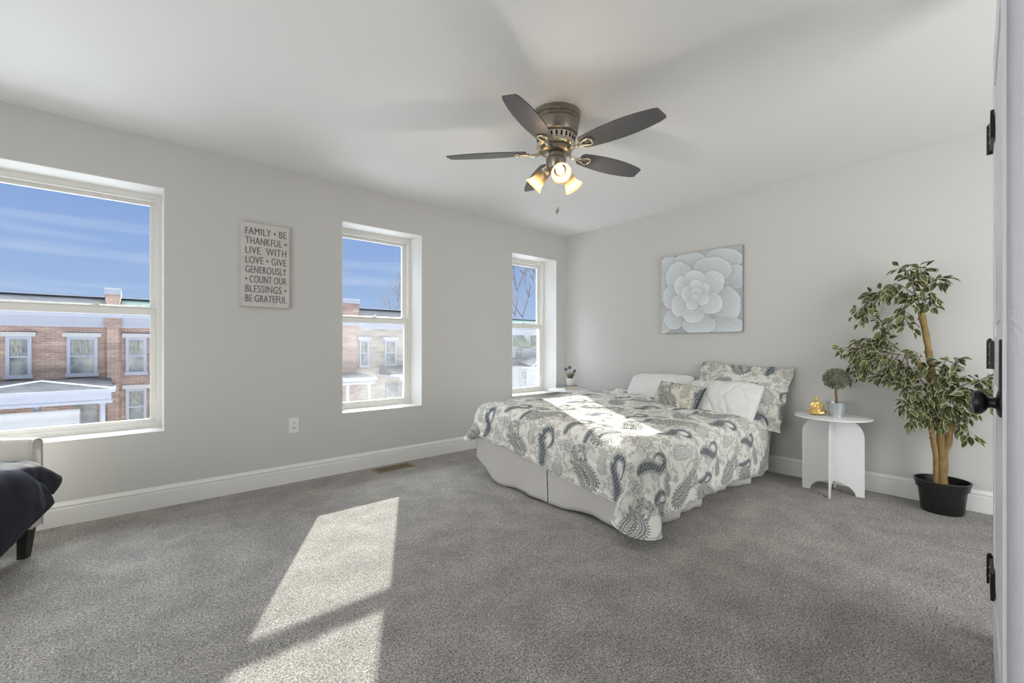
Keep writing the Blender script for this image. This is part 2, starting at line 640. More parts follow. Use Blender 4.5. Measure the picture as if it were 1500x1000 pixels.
    for i in range(45):
        leaf(rng.rand() * TW, rng.rand() * TW, .025 + .03 * rng.rand(), rng.rand() * 6.3, rng.rand(), .34)
    U = TW
    paisley(.12 * U, .28 * U, .40, 0.10, False, 'slim', .0)
    paisley(.42 * U, .68 * U, .35, -0.25, True, 'slim', .30)
    paisley(.68 * U, .24 * U, .36, 0.75, False, 'fat', .35)
    paisley(.90 * U, .74 * U, .38, -0.55, False, 'fat', .55)
    paisley(.37 * U, .20 * U, .215, -0.1, True, 'open', .4)
    paisley(.16 * U, .80 * U, .230, 0.5, False, 'open', .1)
    paisley(.66 * U, .62 * U, .26, 0.2, False, 'slim', .1)
    paisley(.93 * U, .40 * U, .170, -0.2, True, 'open', .8)
    paisley(.60 * U, .92 * U, .160, 1.5, True, 'fat', .2)
    flower(.50 * U, .42 * U, .036, 8, .1); flower(.02 * U, .54 * U, .034, 6, .8)
    flower(.30 * U, .47 * U, .028, 6, .5); flower(.25 * U, .02 * U, .034, 7, .3)
    for (fx, fy, a0) in ((.50, .42, 0), (.02, .54, 1), (.25, .02, 2)):
        for q in range(6):
            a = a0 + q * PI / 3
            leaf(fx * U + .038 * math.cos(a), fy * U + .038 * math.sin(a), .045, a, .2 + .1 * q)
    ink = np.clip(ink, 0, 1) ** .8
    ink = ink * (.85 + .30 * rng.rand(TN, TN))
    ink = np.where(ink < .45, ink * .75, ink * 1.12)
    return np.clip(ink, 0, 1), np.clip(hue, 0, 1)
INK, HUE = paisley_tile()

def blur(a, k=1):
    for _ in range(k):
        a = (a * 2 + np.roll(a, 1, 0) + np.roll(a, -1, 0) + np.roll(a, 1, 1) + np.roll(a, -1, 1)) / 6
    return a
INK = blur(INK, 1)

def print_colour(u, v, base=(.83, .825, .765), dark=1.0):
    """u, v in metres of cloth -> rgba"""
    iu = (np.floor(u / TW * TN).astype(int)) % TN
    iv = (np.floor(v / TW * TN).astype(int)) % TN
    k = (INK[iv, iu] * dark)[..., None]
    h = HUE[iv, iu][..., None]
    blue = np.array([.062, .088, .120]); grey = np.array([.125, .13, .105])
    ink = blue * (1 - h) + grey * h
    col = np.array(base) * (1 - k) + ink * k
    return np.concatenate([col, np.ones(col.shape[:-1] + (1,))], -1)

def attr_mat(name, attr, rough=.85, bump=(350, .12, .002), sheen=0.0):
    m = mat(name, (.7, .7, .7), rough, bump=bump, spec=.2)
    t = m.node_tree
    a = t.nodes.new('ShaderNodeAttribute')
    a.attribute_name = attr
    t.links.new(a.outputs['Color'], t.nodes['Principled BSDF'].inputs['Base Color'])
    t.nodes['Principled BSDF'].inputs['Sheen Weight'].default_value = sheen
    return m
M_print = attr_mat('paisley_cotton', 'print')
M_white_cotton = mat('white_cotton', (.80, .79, .775), .9, spec=.2, bump=(260, .15, .002))
M_skirt = mat('grey_white_bed_skirt_cotton', (.66, .64, .625), .9, spec=.2, bump=(260, .15, .002))

def grid_mesh(name, P, mats, parent=None, colour=None, attr='print', thick=None, flip=False):
    """P: (nv,nu,3) points. optional per-vertex rgba colour. thick: (nv,nu) distance to a back skin"""
    nv, nu = P.shape[:2]
    idx = np.arange(nv * nu).reshape(nv, nu)
    q = np.stack([idx[:-1, :-1], idx[:-1, 1:], idx[1:, 1:], idx[1:, :-1]], -1).reshape(-1, 4)
    V = P.reshape(-1, 3)
    if thick is not None:
        nrm = normals(P)
        Bk = P - nrm * thick[..., None]
        off = nv * nu
        q2 = q[:, ::-1] + off
        ring = np.concatenate([idx[0, :], idx[1:, -1], idx[-1, -2::-1], idx[-2:0:-1, 0]])
        rn = np.roll(ring, -1)
        q3 = np.stack([rn, ring, ring + off, rn + off], -1)
        q = np.concatenate([q, q2, q3]); V = np.concatenate([V, Bk.reshape(-1, 3)])
        if colour is not None: colour = np.concatenate([colour.reshape(-1, 4)] * 2)
    if flip: q = q[:, ::-1]
    me = D.meshes.new(name)
    me.vertices.add(len(V)); me.vertices.foreach_set('co', V.astype(np.float32).ravel())
    me.loops.add(q.size); me.loops.foreach_set('vertex_index', q.astype(np.int32).ravel())
    me.polygons.add(len(q))
    me.polygons.foreach_set('loop_start', np.arange(0, q.size, 4, dtype=np.int32))
    me.polygons.foreach_set('loop_total', np.full(len(q), 4, dtype=np.int32))
    me.update(calc_edges=True)
    me.validate()
    smooth(me)
    if colour is not None:
        ca = me.color_attributes.new(attr, 'FLOAT_COLOR', 'POINT')
        ca.data.foreach_set('color', colour.astype(np.float32).ravel())
    if not isinstance(mats, (list, tuple)): mats = [mats]
    for m in mats: me.materials.append(m)
    o = D.objects.new(name, me)
    return link(o, parent)

def normals(P):
    du = np.gradient(P, axis=1); dv = np.gradient(P, axis=0)
    n = np.cross(du, dv)
    return n / (np.linalg.norm(n, axis=-1, keepdims=True) + 1e-9)

def resample(P, m, n):
    """cubic B-spline resampling of a control grid to (m,n)"""
    def axis(P, k):
        n0 = P.shape[0]
        t = np.linspace(0, n0 - 1, k)
        i = np.minimum(np.floor(t).astype(int), n0 - 2); f = t - i
        pad = np.concatenate([2 * P[:1] - P[1:2], P, 2 * P[-1:] - P[-2:-1]])
        w = [(1 - f) ** 3 / 6, (3 * f ** 3 - 6 * f ** 2 + 4) / 6, (-3 * f ** 3 + 3 * f ** 2 + 3 * f + 1) / 6, f ** 3 / 6]
        return sum(w[q].reshape((-1,) + (1,) * (P.ndim - 1)) * pad[i + q] for q in range(4))
    P = axis(P, m)
    return axis(P.swapaxes(0, 1), n).swapaxes(0, 1)

def fbm(P, scale, seed=0, octv=3):
    """cheap smooth value noise on 2-D arrays P=(u,v)"""
    u, v = P
    out_ = np.zeros(u.shape); amp = 1.0
    rg = np.random.RandomState(seed)
    for o_ in range(octv):
        T = rg.rand(64, 64) * 2 - 1
        x = u * scale * 2 ** o_ + 100; y = v * scale * 2 ** o_ + 100
        xi = np.floor(x).astype(int); yi = np.floor(y).astype(int)
        fx = x - xi; fy = y - yi
        fx = fx * fx * (3 - 2 * fx); fy = fy * fy * (3 - 2 * fy)
        a = T[yi % 64, xi % 64]; b_ = T[yi % 64, (xi + 1) % 64]; c = T[(yi + 1) % 64, xi % 64]; d = T[(yi + 1) % 64, (xi + 1) % 64]
        out_ += amp * ((a * (1 - fx) + b_ * fx) * (1 - fy) + (c * (1 - fx) + d * fx) * fy)
        amp *= .5
    return out_

# ------------------------------------------------------------------ bed
def bed():
    t = empty('bed', (3.13, 2.12, 0))
    tag(t, 'low queen bed with its head against the right wall under the flower picture', 'bed')
    O = Vector(t.location)
    def bx(m, a, c, bev): m.box(Vector(a) - O, Vector(c) - O, bev)
    m = MB(); bx(m, (2.15, 1.38, .335), (4.11, 2.86, .465), .05)
    m.build('mattress', M_white_cotton, t)
    m = MB(); bx(m, (2.15, 1.39, .14), (4.11, 2.85, .335), .015)
    m.build('box_spring', M_white_cotton, t)
    m = MB(); bx(m, (2.16, 1.40, .115), (4.11, 2.84, .14), .004)
    m.build('frame_rail', M_black, t)
    for x in (2.24, 3.1, 4.05):
        for y in (1.50, 2.72):
            m = MB(); bx(m, (x - .02, y - .02, 0.0), (x + .02, y + .02, .12), .004)
            m.box(Vector((x - .028, y - .028, 0.0)) - O, Vector((x + .028, y + .028, .03)) - O, .006)
            m.build('leg', M_black, t)
bed()

def bed_skirt():
    # path of the hem round three sides: from head-left, along the foot, to head-right
    parts = [[], []]
    xs0, xs1, y0, y1 = 2.125, 4.08, 1.365, 2.875
    per = [(xs1, y1), (xs0, y1), (xs0, y0), (xs1, y0)]
    segs = []
    tot = 0
    for a, c in zip(per, per[1:]):
        l = math.hypot(c[0] - a[0], c[1] - a[1]); segs.append((tot, l, a, c)); tot += l
    def at(s):
        for (s0, l, a, c) in segs:
            if s <= s0 + l + 1e-6:
                f = (s - s0) / l
                dx, dy = (c[0] - a[0]) / l, (c[1] - a[1]) / l
                return a[0] + (c[0] - a[0]) * f, a[1] + (c[1] - a[1]) * f, dy * 1.0, -dx * 1.0
        return at(tot - 1e-4)
    split = segs[1][0] + (y1 - 2.085)
    def nsm(s):    # smoothed outward normal
        nx = ny = 0
        for d in np.linspace(-.10, .10, 9):
            x, y, ax_, ay_ = at(min(max(s + d, 0), tot - 1e-4)); nx += ax_; ny += ay_
        l = math.hypot(nx, ny)
        return -nx / l, -ny / l
    obs = []
    t = empty('bed_skirt', (3.1, 2.12, 0))
    tag(t, 'pale grey-white cotton bed skirt hanging below the paisley duvet to the carpet', 'bed skirt')
    for (sa, sb) in ((0, split - .004), (split + .004, tot)):
        n = int((sb - sa) / .012); nz_ = 14
        P = np.zeros((nz_, n, 3))
        for i in range(n):
            s = sa + (sb - sa) * i / (n - 1)
            x, y, _, _ = at(s)
            nx, ny = nsm(s)
            side = 0 if s < segs[1][0] else (1 if s < segs[2][0] else 2)
            if side == 1:
                yy = y
                zb = .006 + .165 * max(0, min(1, (yy - 2.62) / .25)) ** 1.5 + .010 * (.5 + .5 * math.sin(yy * 9))
                fl = .020 + .018 * math.sin(s * 8.3 + 1) + .010 * math.sin(s * 19) + .004 * math.sin(s * 41)
                if yy < 2.085: zb = .006 + .012 * (.5 + .5 * math.sin(yy * 8))
            elif side == 2:
                xx = x
                zb = .004
                fl = .058 + .036 * math.sin(xx * 6.3 + .6) + .020 * math.sin(xx * 17) + .006 * math.sin(xx * 43)
                fl *= min(1, (s - segs[2][0]) / .25 + .15)
            else:
                zb = .17 if s > segs[1][0] - .5 else .05
                fl = .01
            for j in range(nz_):
                f = j / (nz_ - 1)
                z = .345 * (1 - f) + zb * f
                wv = .004 * math.sin(s * 40) * f * (1.5 if side == 2 else .6)
                o_ = fl * f ** 1.6 + wv
                P[j, i] = (x + nx * o_ - 3.1, y + ny * o_ - 2.12, z)
        o = grid_mesh('skirt_panel', P, M_skirt, t)
        md = o.modifiers.new('thickness', 'SOLIDIFY'); md.thickness = .003; md.offset = 0
bed_skirt()

# control points of the draped duvet in millimetres: three grids (x, y, z), rows run across the bed, columns from foot to head
DRAPE_MM = [
[[1955,1992,2030,2068,2105,2115,2141,2175,2197,2229,2268,2309,2353,2398,2465,2510,2555,2600,2646,2690,2736,2781,2826,2893,2938,2984,3028,3073,3118,3163,3209,3254,3321,3366,3411,3457,3502,3547,3592,3637,3682,3750,3795,3833,3877,3917],
[1962,1998,2036,2063,2094,2137,2129,2167,2210,2235,2275,2312,2354,2399,2467,2512,2557,2602,2647,2692,2737,2782,2827,2895,2940,2985,3030,3075,3120,3165,3210,3255,3323,3368,3413,3458,3503,3548,3593,3638,3683,3751,3792,3837,3874,3917],
[1970,2002,2034,2067,2088,2126,2142,2163,2203,2247,2279,2312,2356,2401,2469,2514,2559,2604,2649,2694,2739,2784,2829,2897,2942,2987,3032,3077,3122,3167,3212,3257,3325,3370,3415,3460,3505,3550,3595,3640,3685,3752,3797,3840,3881,3918],
[1977,2012,2043,2063,2091,2127,2147,2160,2202,2244,2285,2313,2358,2403,2471,2516,2561,2607,2651,2696,2741,2786,2831,2899,2944,2989,3034,3079,3124,3169,3214,3259,3327,3372,3417,3462,3507,3552,3597,3642,3687,3754,3799,3843,3888,3928],
[1985,2017,2040,2061,2085,2115,2142,2169,2200,2242,2285,2316,2360,2406,2473,2518,2563,2609,2653,2698,2743,2789,2834,2901,2946,2991,3036,3081,3126,3171,3217,3262,3329,3374,3419,3464,3509,3554,3599,3644,3689,3756,3801,3846,3891,3933],
[2037,2035,2034,2044,2081,2115,2142,2164,2194,2238,2278,2319,2364,2409,2476,2521,2566,2612,2656,2701,2747,2792,2837,2904,2949,2994,3039,3085,3130,3175,3220,3265,3332,3377,3422,3467,3512,3557,3603,3647,3692,3760,3804,3849,3894,3938],
[2059,2078,2077,2063,2067,2104,2131,2164,2192,2232,2277,2321,2366,2411,2478,2523,2568,2613,2658,2704,2749,2794,2839,2906,2952,2997,3042,3087,3132,3177,3222,3267,3334,3379,3424,3469,3514,3559,3605,3649,3694,3762,3807,3852,3897,3941],
[2081,2095,2096,2097,2094,2097,2119,2146,2188,2234,2278,2323,2368,2413,2480,2525,2570,2616,2661,2706,2751,2796,2841,2909,2954,2999,3044,3089,3134,3179,3224,3269,3336,3381,3426,3471,3517,3561,3607,3652,3697,3764,3809,3854,3899,3944],
[2085,2109,2119,2112,2119,2117,2112,2142,2185,2232,2278,2324,2369,2414,2482,2527,2572,2618,2663,2708,2753,2798,2843,2911,2956,3001,3046,3091,3136,3181,3226,3271,3338,3384,3428,3474,3519,3564,3608,3654,3699,3766,3811,3856,3901,3947],
[2097,2092,2114,2118,2118,2116,2125,2148,2188,2234,2280,2326,2371,2416,2484,2529,2574,2620,2665,2710,2755,2800,2845,2913,2958,3003,3048,3093,3138,3183,3228,3273,3341,3386,3431,3476,3521,3566,3611,3656,3701,3768,3813,3858,3903,3949],
[2103,2117,2117,2111,2115,2117,2122,2151,2192,2238,2283,2328,2374,2419,2487,2532,2576,2622,2667,2712,2757,2802,2847,2915,2960,3005,3050,3095,3140,3185,3230,3275,3343,3388,3433,3478,3523,3568,3613,3658,3703,3770,3815,3860,3905,3951],
[2096,2115,2115,2117,2113,2118,2124,2154,2196,2242,2287,2332,2377,2422,2490,2534,2579,2624,2669,2714,2759,2804,2849,2917,2962,3007,3052,3097,3142,3187,3232,3277,3345,3390,3435,3480,3525,3570,3615,3660,3705,3773,3818,3863,3907,3953],
[2098,2119,2116,2115,2115,2116,2127,2157,2199,2244,2289,2334,2379,2424,2492,2537,2582,2627,2672,2717,2762,2807,2852,2919,2964,3009,3054,3099,3144,3189,3234,3279,3347,3392,3437,3482,3527,3572,3617,3662,3707,3775,3820,3865,3910,3955],
[2098,2119,2115,2115,2117,2115,2129,2160,2202,2247,2293,2337,2382,2427,2495,2540,2585,2630,2675,2720,2765,2810,2855,2923,2968,3013,3058,3103,3148,3193,3238,3283,3350,3395,3440,3485,3530,3575,3620,3665,3710,3778,3823,3868,3913,3958],
[2097,2119,2115,2116,2117,2116,2130,2162,2205,2250,2295,2340,2385,2430,2497,2542,2587,2632,2677,2722,2767,2812,2857,2925,2970,3015,3060,3105,3150,3195,3240,3285,3352,3397,3442,3487,3532,3577,3622,3667,3712,3780,3825,3870,3915,3960],
[2097,2119,2114,2115,2114,2116,2131,2163,2207,2252,2297,2342,2387,2432,2499,2544,2589,2634,2679,2724,2769,2814,2859,2927,2972,3017,3062,3107,3152,3197,3242,3287,3354,3399,3444,3489,3534,3579,3624,3669,3714,3782,3827,3872,3917,3962],
[2098,2119,2115,2112,2113,2116,2132,2165,2209,2254,2299,2344,2389,2434,2501,2546,2591,2636,2681,2726,2771,2816,2861,2929,2974,3019,3064,3109,3154,3199,3244,3289,3357,3402,3447,3492,3537,3582,3627,3672,3717,3784,3829,3874,3919,3964],
[2099,2119,2114,2107,2113,2116,2133,2167,2211,2256,2301,2346,2391,2436,2503,2548,2593,2638,2683,2729,2774,2819,2864,2931,2976,3021,3066,3111,3156,3201,3246,3291,3359,3404,3449,3494,3539,3584,3629,3674,3719,3786,3831,3876,3921,3966],
[2099,2119,2104,2111,2116,2117,2134,2169,2213,2258,2303,2348,2393,2438,2506,2551,2596,2641,2686,2731,2776,2821,2866,2933,2978,3023,3068,3113,3158,3203,3248,3293,3361,3406,3451,3496,3541,3586,3631,3676,3721,3788,3833,3878,3923,3968],
[2100,2115,2104,2114,2117,2117,2136,2171,2215,2260,2305,2350,2395,2440,2508,2553,2598,2643,2688,2733,2778,2823,2868,2935,2980,3025,3070,3115,3160,3205,3250,3295,3363,3408,3453,3498,3543,3588,3633,3678,3723,3790,3835,3881,3926,3971],
[2100,2111,2104,2114,2116,2118,2137,2173,2217,2262,2307,2352,2397,2442,2510,2555,2600,2645,2690,2735,2780,2825,2870,2937,2982,3027,3072,3117,3162,3207,3253,3298,3365,3410,3455,3500,3545,3590,3635,3680,3725,3793,3838,3883,3928,3973],
[2097,2112,2109,2115,2116,2118,2138,2175,2219,2264,2309,2354,2399,2444,2512,2557,2602,2647,2692,2737,2782,2827,2872,2940,2985,3030,3075,3120,3165,3210,3255,3300,3367,3412,3457,3502,3547,3592,3637,3682,3727,3795,3840,3885,3930,3975],
[2092,2114,2112,2115,2115,2119,2140,2178,2223,2268,2313,2358,2403,2448,2515,2560,2605,2650,2695,2740,2785,2830,2875,2943,2988,3033,3078,3123,3168,3213,3258,3303,3370,3415,3460,3505,3550,3595,3640,3685,3730,3798,3843,3888,3933,3978],
[2091,2115,2114,2116,2115,2119,2142,2180,2225,2270,2315,2360,2405,2450,2517,2562,2607,2652,2697,2742,2787,2832,2877,2945,2990,3035,3080,3125,3170,3215,3260,3305,3372,3417,3462,3508,3553,3598,3643,3688,3733,3800,3845,3890,3935,3980],
[2089,2115,2115,2116,2115,2120,2144,2182,2227,2272,2317,2362,2407,2452,2519,2564,2609,2654,2699,2744,2789,2834,2879,2947,2992,3037,3082,3127,3172,3217,3262,3307,3375,3420,3465,3510,3555,3600,3645,3690,3735,3802,3847,3892,3937,3982],
[2087,2114,2115,2115,2114,2120,2145,2184,2229,2274,2319,2364,2409,2454,2522,2567,2612,2657,2702,2747,2792,2837,2882,2949,2994,3039,3084,3129,3174,3219,3264,3309,3377,3422,3467,3512,3557,3602,3647,3692,3737,3804,3849,3894,3939,3984],
[2086,2113,2115,2112,2114,2121,2147,2186,2231,2276,2321,2366,2411,2456,2524,2569,2614,2659,2704,2749,2794,2839,2884,2951,2996,3041,3086,3131,3176,3221,3266,3311,3379,3424,3469,3514,3559,3604,3649,3694,3739,3806,3851,3896,3941,3986],
[2084,2113,2114,2110,2114,2122,2148,2188,2233,2278,2323,2368,2413,2458,2526,2571,2616,2661,2706,2751,2796,2841,2886,2953,2998,3043,3088,3133,3178,3223,3268,3313,3381,3426,3471,3516,3561,3606,3651,3696,3741,3809,3854,3899,3944,3989],
[2081,2113,2112,2108,2114,2123,2150,2191,2236,2281,2325,2370,2415,2460,2528,2573,2618,2663,2708,2753,2798,2843,2888,2956,3001,3046,3091,3136,3181,3226,3271,3316,3383,3428,3473,3518,3563,3608,3653,3698,3743,3811,3856,3901,3946,3991],
[2075,2114,2109,2106,2114,2124,2152,2193,2238,2283,2328,2373,2418,2463,2530,2575,2620,2665,2710,2755,2800,2845,2890,2958,3003,3048,3093,3138,3183,3228,3273,3318,3385,3430,3475,3520,3565,3610,3655,3700,3745,3813,3858,3903,3948,3993],
[2074,2113,2100,2105,2114,2125,2154,2195,2240,2285,2330,2375,2420,2465,2532,2577,2622,2667,2712,2757,2802,2847,2892,2960,3005,3050,3095,3140,3185,3230,3275,3320,3387,3432,3477,3522,3567,3612,3657,3702,3747,3815,3860,3905,3950,3995],
[2078,2102,2112,2104,2104,2124,2156,2198,2243,2288,2333,2378,2423,2468,2535,2580,2625,2670,2715,2760,2805,2850,2895,2963,3008,3053,3098,3143,3188,3233,3278,3323,3391,3436,3481,3526,3571,3616,3661,3706,3751,3818,3863,3908,3953,3998],
[2085,2107,2112,2105,2102,2123,2157,2200,2245,2290,2335,2380,2425,2470,2538,2583,2628,2673,2718,2763,2808,2853,2898,2965,3010,3055,3100,3145,3190,3235,3280,3325,3393,3438,3483,3528,3573,3618,3663,3708,3753,3820,3865,3910,3955,4000],
[2073,2094,2110,2114,2102,2133,2161,2202,2247,2292,2337,2382,2427,2472,2540,2585,2630,2675,2720,2765,2810,2855,2900,2967,3012,3057,3102,3147,3192,3237,3282,3327,3395,3440,3485,3530,3575,3620,3665,3710,3755,3822,3867,3912,3957,4002],
[2044,2077,2083,2115,2104,2135,2163,2204,2249,2294,2339,2384,2430,2474,2542,2587,2632,2677,2722,2767,2812,2857,2902,2969,3014,3059,3104,3149,3194,3239,3284,3329,3397,3442,3487,3532,3577,3622,3667,3712,3757,3825,3870,3915,3960,4005],
[2060,2086,2079,2103,2112,2136,2164,2205,2250,2295,2340,2385,2431,2476,2543,2588,2633,2678,2724,2769,2814,2859,2904,2971,3016,3061,3106,3151,3196,3241,3286,3331,3399,3444,3489,3535,3579,3624,3669,3714,3759,3827,3872,3917,3962,4007],
[2085,2102,2097,2112,2102,2133,2162,2206,2252,2297,2342,2387,2433,2477,2545,2590,2635,2680,2725,2770,2815,2860,2906,2973,3018,3063,3108,3153,3198,3243,3288,3333,3401,3446,3491,3536,3581,3626,3671,3716,3761,3829,3873,3918,3963,4009],
[2110,2106,2083,2091,2104,2133,2165,2209,2254,2299,2344,2389,2435,2479,2547,2592,2637,2682,2727,2772,2817,2862,2908,2975,3020,3065,3110,3155,3200,3245,3290,3335,3403,3448,3493,3538,3583,3628,3673,3718,3763,3831,3875,3920,3965,4011],
[2114,2078,2079,2110,2115,2141,2178,2221,2263,2302,2346,2391,2436,2481,2549,2594,2639,2684,2729,2774,2819,2864,2910,2977,3022,3067,3112,3157,3202,3247,3292,3337,3405,3450,3495,3540,3585,3630,3675,3720,3765,3833,3877,3922,3967,4013],
[2057,2039,2047,2071,2107,2162,2202,2237,2273,2306,2348,2394,2439,2484,2552,2597,2642,2687,2732,2777,2822,2867,2912,2980,3025,3070,3115,3160,3205,3250,3295,3340,3408,3453,3498,3543,3588,3633,3678,3723,3768,3835,3880,3925,3970,4016],
[2014,2023,2065,2087,2125,2175,2213,2243,2279,2315,2354,2396,2441,2486,2554,2599,2644,2689,2734,2779,2824,2869,2914,2982,3027,3072,3117,3162,3207,3252,3297,3342,3410,3455,3500,3545,3590,3635,3680,3725,3770,3837,3882,3927,3972,4017],
[2041,2048,2074,2106,2126,2192,2212,2251,2291,2324,2358,2398,2443,2488,2555,2601,2646,2691,2736,2781,2826,2871,2916,2983,3029,3074,3119,3164,3209,3254,3299,3344,3412,3457,3502,3547,3592,3637,3682,3727,3772,3839,3884,3929,3973,4015],
[2080,2080,2086,2122,2157,2197,2235,2250,2294,2336,2365,2404,2444,2489,2557,2602,2647,2692,2737,2782,2828,2873,2918,2985,3031,3076,3121,3166,3211,3256,3301,3346,3414,3459,3504,3549,3594,3639,3684,3729,3774,3841,3886,3930,3969,4011],
[2075,2117,2123,2147,2157,2210,2245,2266,2295,2329,2372,2399,2443,2489,2557,2602,2648,2693,2738,2783,2829,2874,2919,2987,3032,3077,3122,3168,3213,3258,3303,3348,3416,3460,3505,3550,3595,3640,3685,3730,3775,3842,3886,3930,3961,3999]],
[[1330,1299,1268,1236,1205,1260,1276,1287,1317,1334,1326,1326,1319,1323,1326,1328,1328,1330,1328,1328,1328,1328,1327,1325,1325,1326,1328,1330,1331,1333,1333,1334,1334,1334,1335,1335,1334,1334,1333,1332,1331,1330,1328,1349,1350,1339],
[1366,1337,1309,1275,1252,1247,1286,1296,1296,1328,1327,1317,1330,1331,1332,1334,1335,1335,1336,1337,1337,1336,1337,1338,1338,1338,1338,1337,1337,1337,1336,1336,1336,1335,1335,1334,1333,1333,1333,1334,1336,1337,1333,1339,1338,1337],
[1403,1373,1344,1318,1288,1268,1286,1318,1309,1307,1325,1322,1328,1331,1332,1333,1335,1336,1336,1336,1335,1335,1335,1336,1336,1335,1335,1336,1336,1336,1336,1336,1336,1336,1335,1335,1335,1335,1336,1335,1333,1334,1333,1334,1338,1332],
[1439,1413,1383,1349,1325,1299,1282,1326,1322,1311,1333,1327,1331,1333,1333,1334,1334,1334,1336,1335,1335,1335,1335,1336,1335,1335,1335,1336,1336,1336,1336,1336,1336,1336,1335,1336,1335,1336,1337,1333,1331,1335,1336,1337,1333,1333],
[1475,1443,1411,1378,1349,1318,1315,1316,1333,1327,1335,1332,1334,1334,1334,1335,1334,1334,1336,1336,1335,1335,1335,1336,1335,1335,1336,1336,1336,1336,1336,1336,1335,1335,1336,1335,1335,1337,1336,1332,1334,1336,1332,1335,1335,1330],
[1447,1446,1423,1398,1384,1354,1342,1324,1323,1330,1327,1336,1334,1335,1335,1335,1335,1335,1335,1335,1336,1336,1336,1335,1336,1336,1336,1336,1336,1336,1336,1336,1336,1336,1335,1335,1335,1336,1337,1333,1336,1335,1334,1335,1336,1331],
[1413,1443,1425,1414,1392,1363,1358,1349,1340,1339,1337,1333,1338,1336,1335,1335,1335,1335,1335,1336,1335,1336,1336,1335,1335,1336,1336,1335,1335,1335,1335,1336,1336,1336,1336,1335,1336,1336,1335,1335,1335,1335,1335,1335,1336,1332],
[1429,1427,1411,1410,1419,1379,1371,1357,1348,1352,1348,1349,1349,1348,1347,1345,1344,1344,1343,1342,1341,1340,1340,1339,1339,1338,1338,1337,1337,1337,1336,1336,1336,1336,1336,1336,1336,1336,1337,1335,1335,1335,1336,1336,1336,1335],
[1448,1447,1440,1430,1426,1408,1400,1391,1383,1383,1384,1383,1382,1381,1379,1377,1375,1373,1372,1370,1368,1367,1366,1364,1362,1361,1360,1358,1357,1356,1355,1354,1352,1351,1349,1349,1348,1347,1346,1345,1344,1343,1342,1341,1341,1340],
[1493,1489,1474,1466,1459,1450,1448,1439,1433,1431,1431,1430,1429,1427,1424,1422,1420,1417,1415,1413,1412,1410,1408,1405,1403,1401,1399,1398,1396,1394,1392,1390,1388,1386,1384,1383,1381,1379,1377,1376,1374,1372,1371,1369,1368,1366],
[1531,1531,1522,1514,1508,1499,1495,1488,1483,1481,1480,1479,1477,1476,1473,1470,1469,1466,1464,1462,1461,1459,1457,1454,1452,1450,1448,1446,1444,1442,1440,1438,1435,1433,1431,1429,1427,1425,1423,1421,1419,1416,1414,1412,1410,1408],
[1579,1573,1568,1562,1556,1547,1541,1537,1533,1530,1529,1528,1526,1524,1521,1519,1517,1515,1513,1511,1510,1508,1506,1503,1501,1499,1497,1495,1493,1491,1489,1487,1484,1482,1480,1478,1476,1474,1472,1470,1468,1465,1463,1461,1459,1457],
[1626,1622,1616,1610,1605,1596,1590,1585,1581,1580,1578,1577,1575,1573,1570,1568,1566,1564,1562,1560,1558,1556,1554,1551,1549,1547,1545,1543,1541,1539,1537,1535,1532,1531,1529,1527,1525,1523,1521,1519,1517,1514,1512,1510,1508,1506],
[1699,1694,1688,1683,1677,1669,1663,1658,1655,1653,1651,1650,1648,1646,1643,1641,1639,1637,1635,1633,1631,1629,1627,1624,1622,1620,1618,1616,1614,1612,1611,1609,1606,1604,1602,1600,1598,1596,1594,1592,1590,1587,1585,1583,1581,1579],
[1747,1742,1737,1731,1726,1717,1712,1707,1704,1702,1700,1699,1697,1695,1692,1690,1688,1686,1684,1682,1680,1678,1676,1673,1671,1669,1667,1665,1663,1661,1659,1657,1654,1652,1650,1648,1646,1645,1643,1641,1639,1636,1634,1632,1630,1628],
[1796,1791,1786,1780,1774,1766,1760,1756,1753,1751,1748,1747,1745,1743,1740,1738,1737,1735,1733,1731,1729,1727,1725,1722,1720,1718,1716,1714,1712,1710,1708,1706,1703,1701,1699,1697,1695,1693,1691,1689,1687,1684,1682,1681,1679,1677],
[1845,1840,1834,1828,1822,1814,1809,1804,1802,1800,1797,1796,1794,1792,1789,1787,1785,1783,1781,1779,1777,1775,1773,1771,1769,1767,1765,1763,1761,1759,1757,1755,1752,1750,1748,1746,1744,1742,1740,1738,1736,1733,1731,1729,1727,1725],
[1894,1888,1882,1876,1871,1862,1857,1853,1850,1849,1847,1845,1843,1841,1838,1836,1834,1832,1830,1828,1826,1824,1822,1819,1817,1815,1813,1811,1809,1807,1806,1804,1801,1799,1797,1795,1793,1791,1789,1787,1785,1782,1780,1778,1776,1774],
[1942,1937,1930,1924,1919,1911,1906,1902,1899,1897,1896,1894,1892,1890,1887,1885,1883,1881,1879,1877,1875,1873,1871,1868,1866,1864,1862,1860,1858,1856,1854,1852,1849,1847,1845,1843,1841,1840,1838,1836,1834,1831,1829,1827,1825,1823],
[1991,1985,1978,1973,1967,1959,1954,1950,1948,1946,1944,1942,1940,1938,1935,1933,1931,1930,1928,1926,1924,1922,1920,1917,1915,1913,1911,1909,1907,1905,1903,1901,1898,1896,1894,1892,1890,1888,1886,1884,1882,1879,1877,1875,1874,1872],
[2039,2033,2027,2022,2016,2008,2004,2000,1997,1996,1993,1991,1989,1987,1984,1982,1980,1978,1976,1974,1972,1970,1968,1965,1964,1962,1960,1958,1956,1954,1952,1950,1947,1945,1943,1941,1939,1937,1935,1933,1931,1928,1926,1924,1922,1920],
[2087,2080,2075,2070,2065,2057,2052,2048,2046,2044,2042,2040,2038,2036,2033,2031,2029,2027,2025,2023,2021,2019,2017,2014,2012,2010,2008,2006,2004,2002,2000,1999,1996,1994,1992,1990,1988,1986,1984,1982,1980,1977,1975,1973,1971,1969],
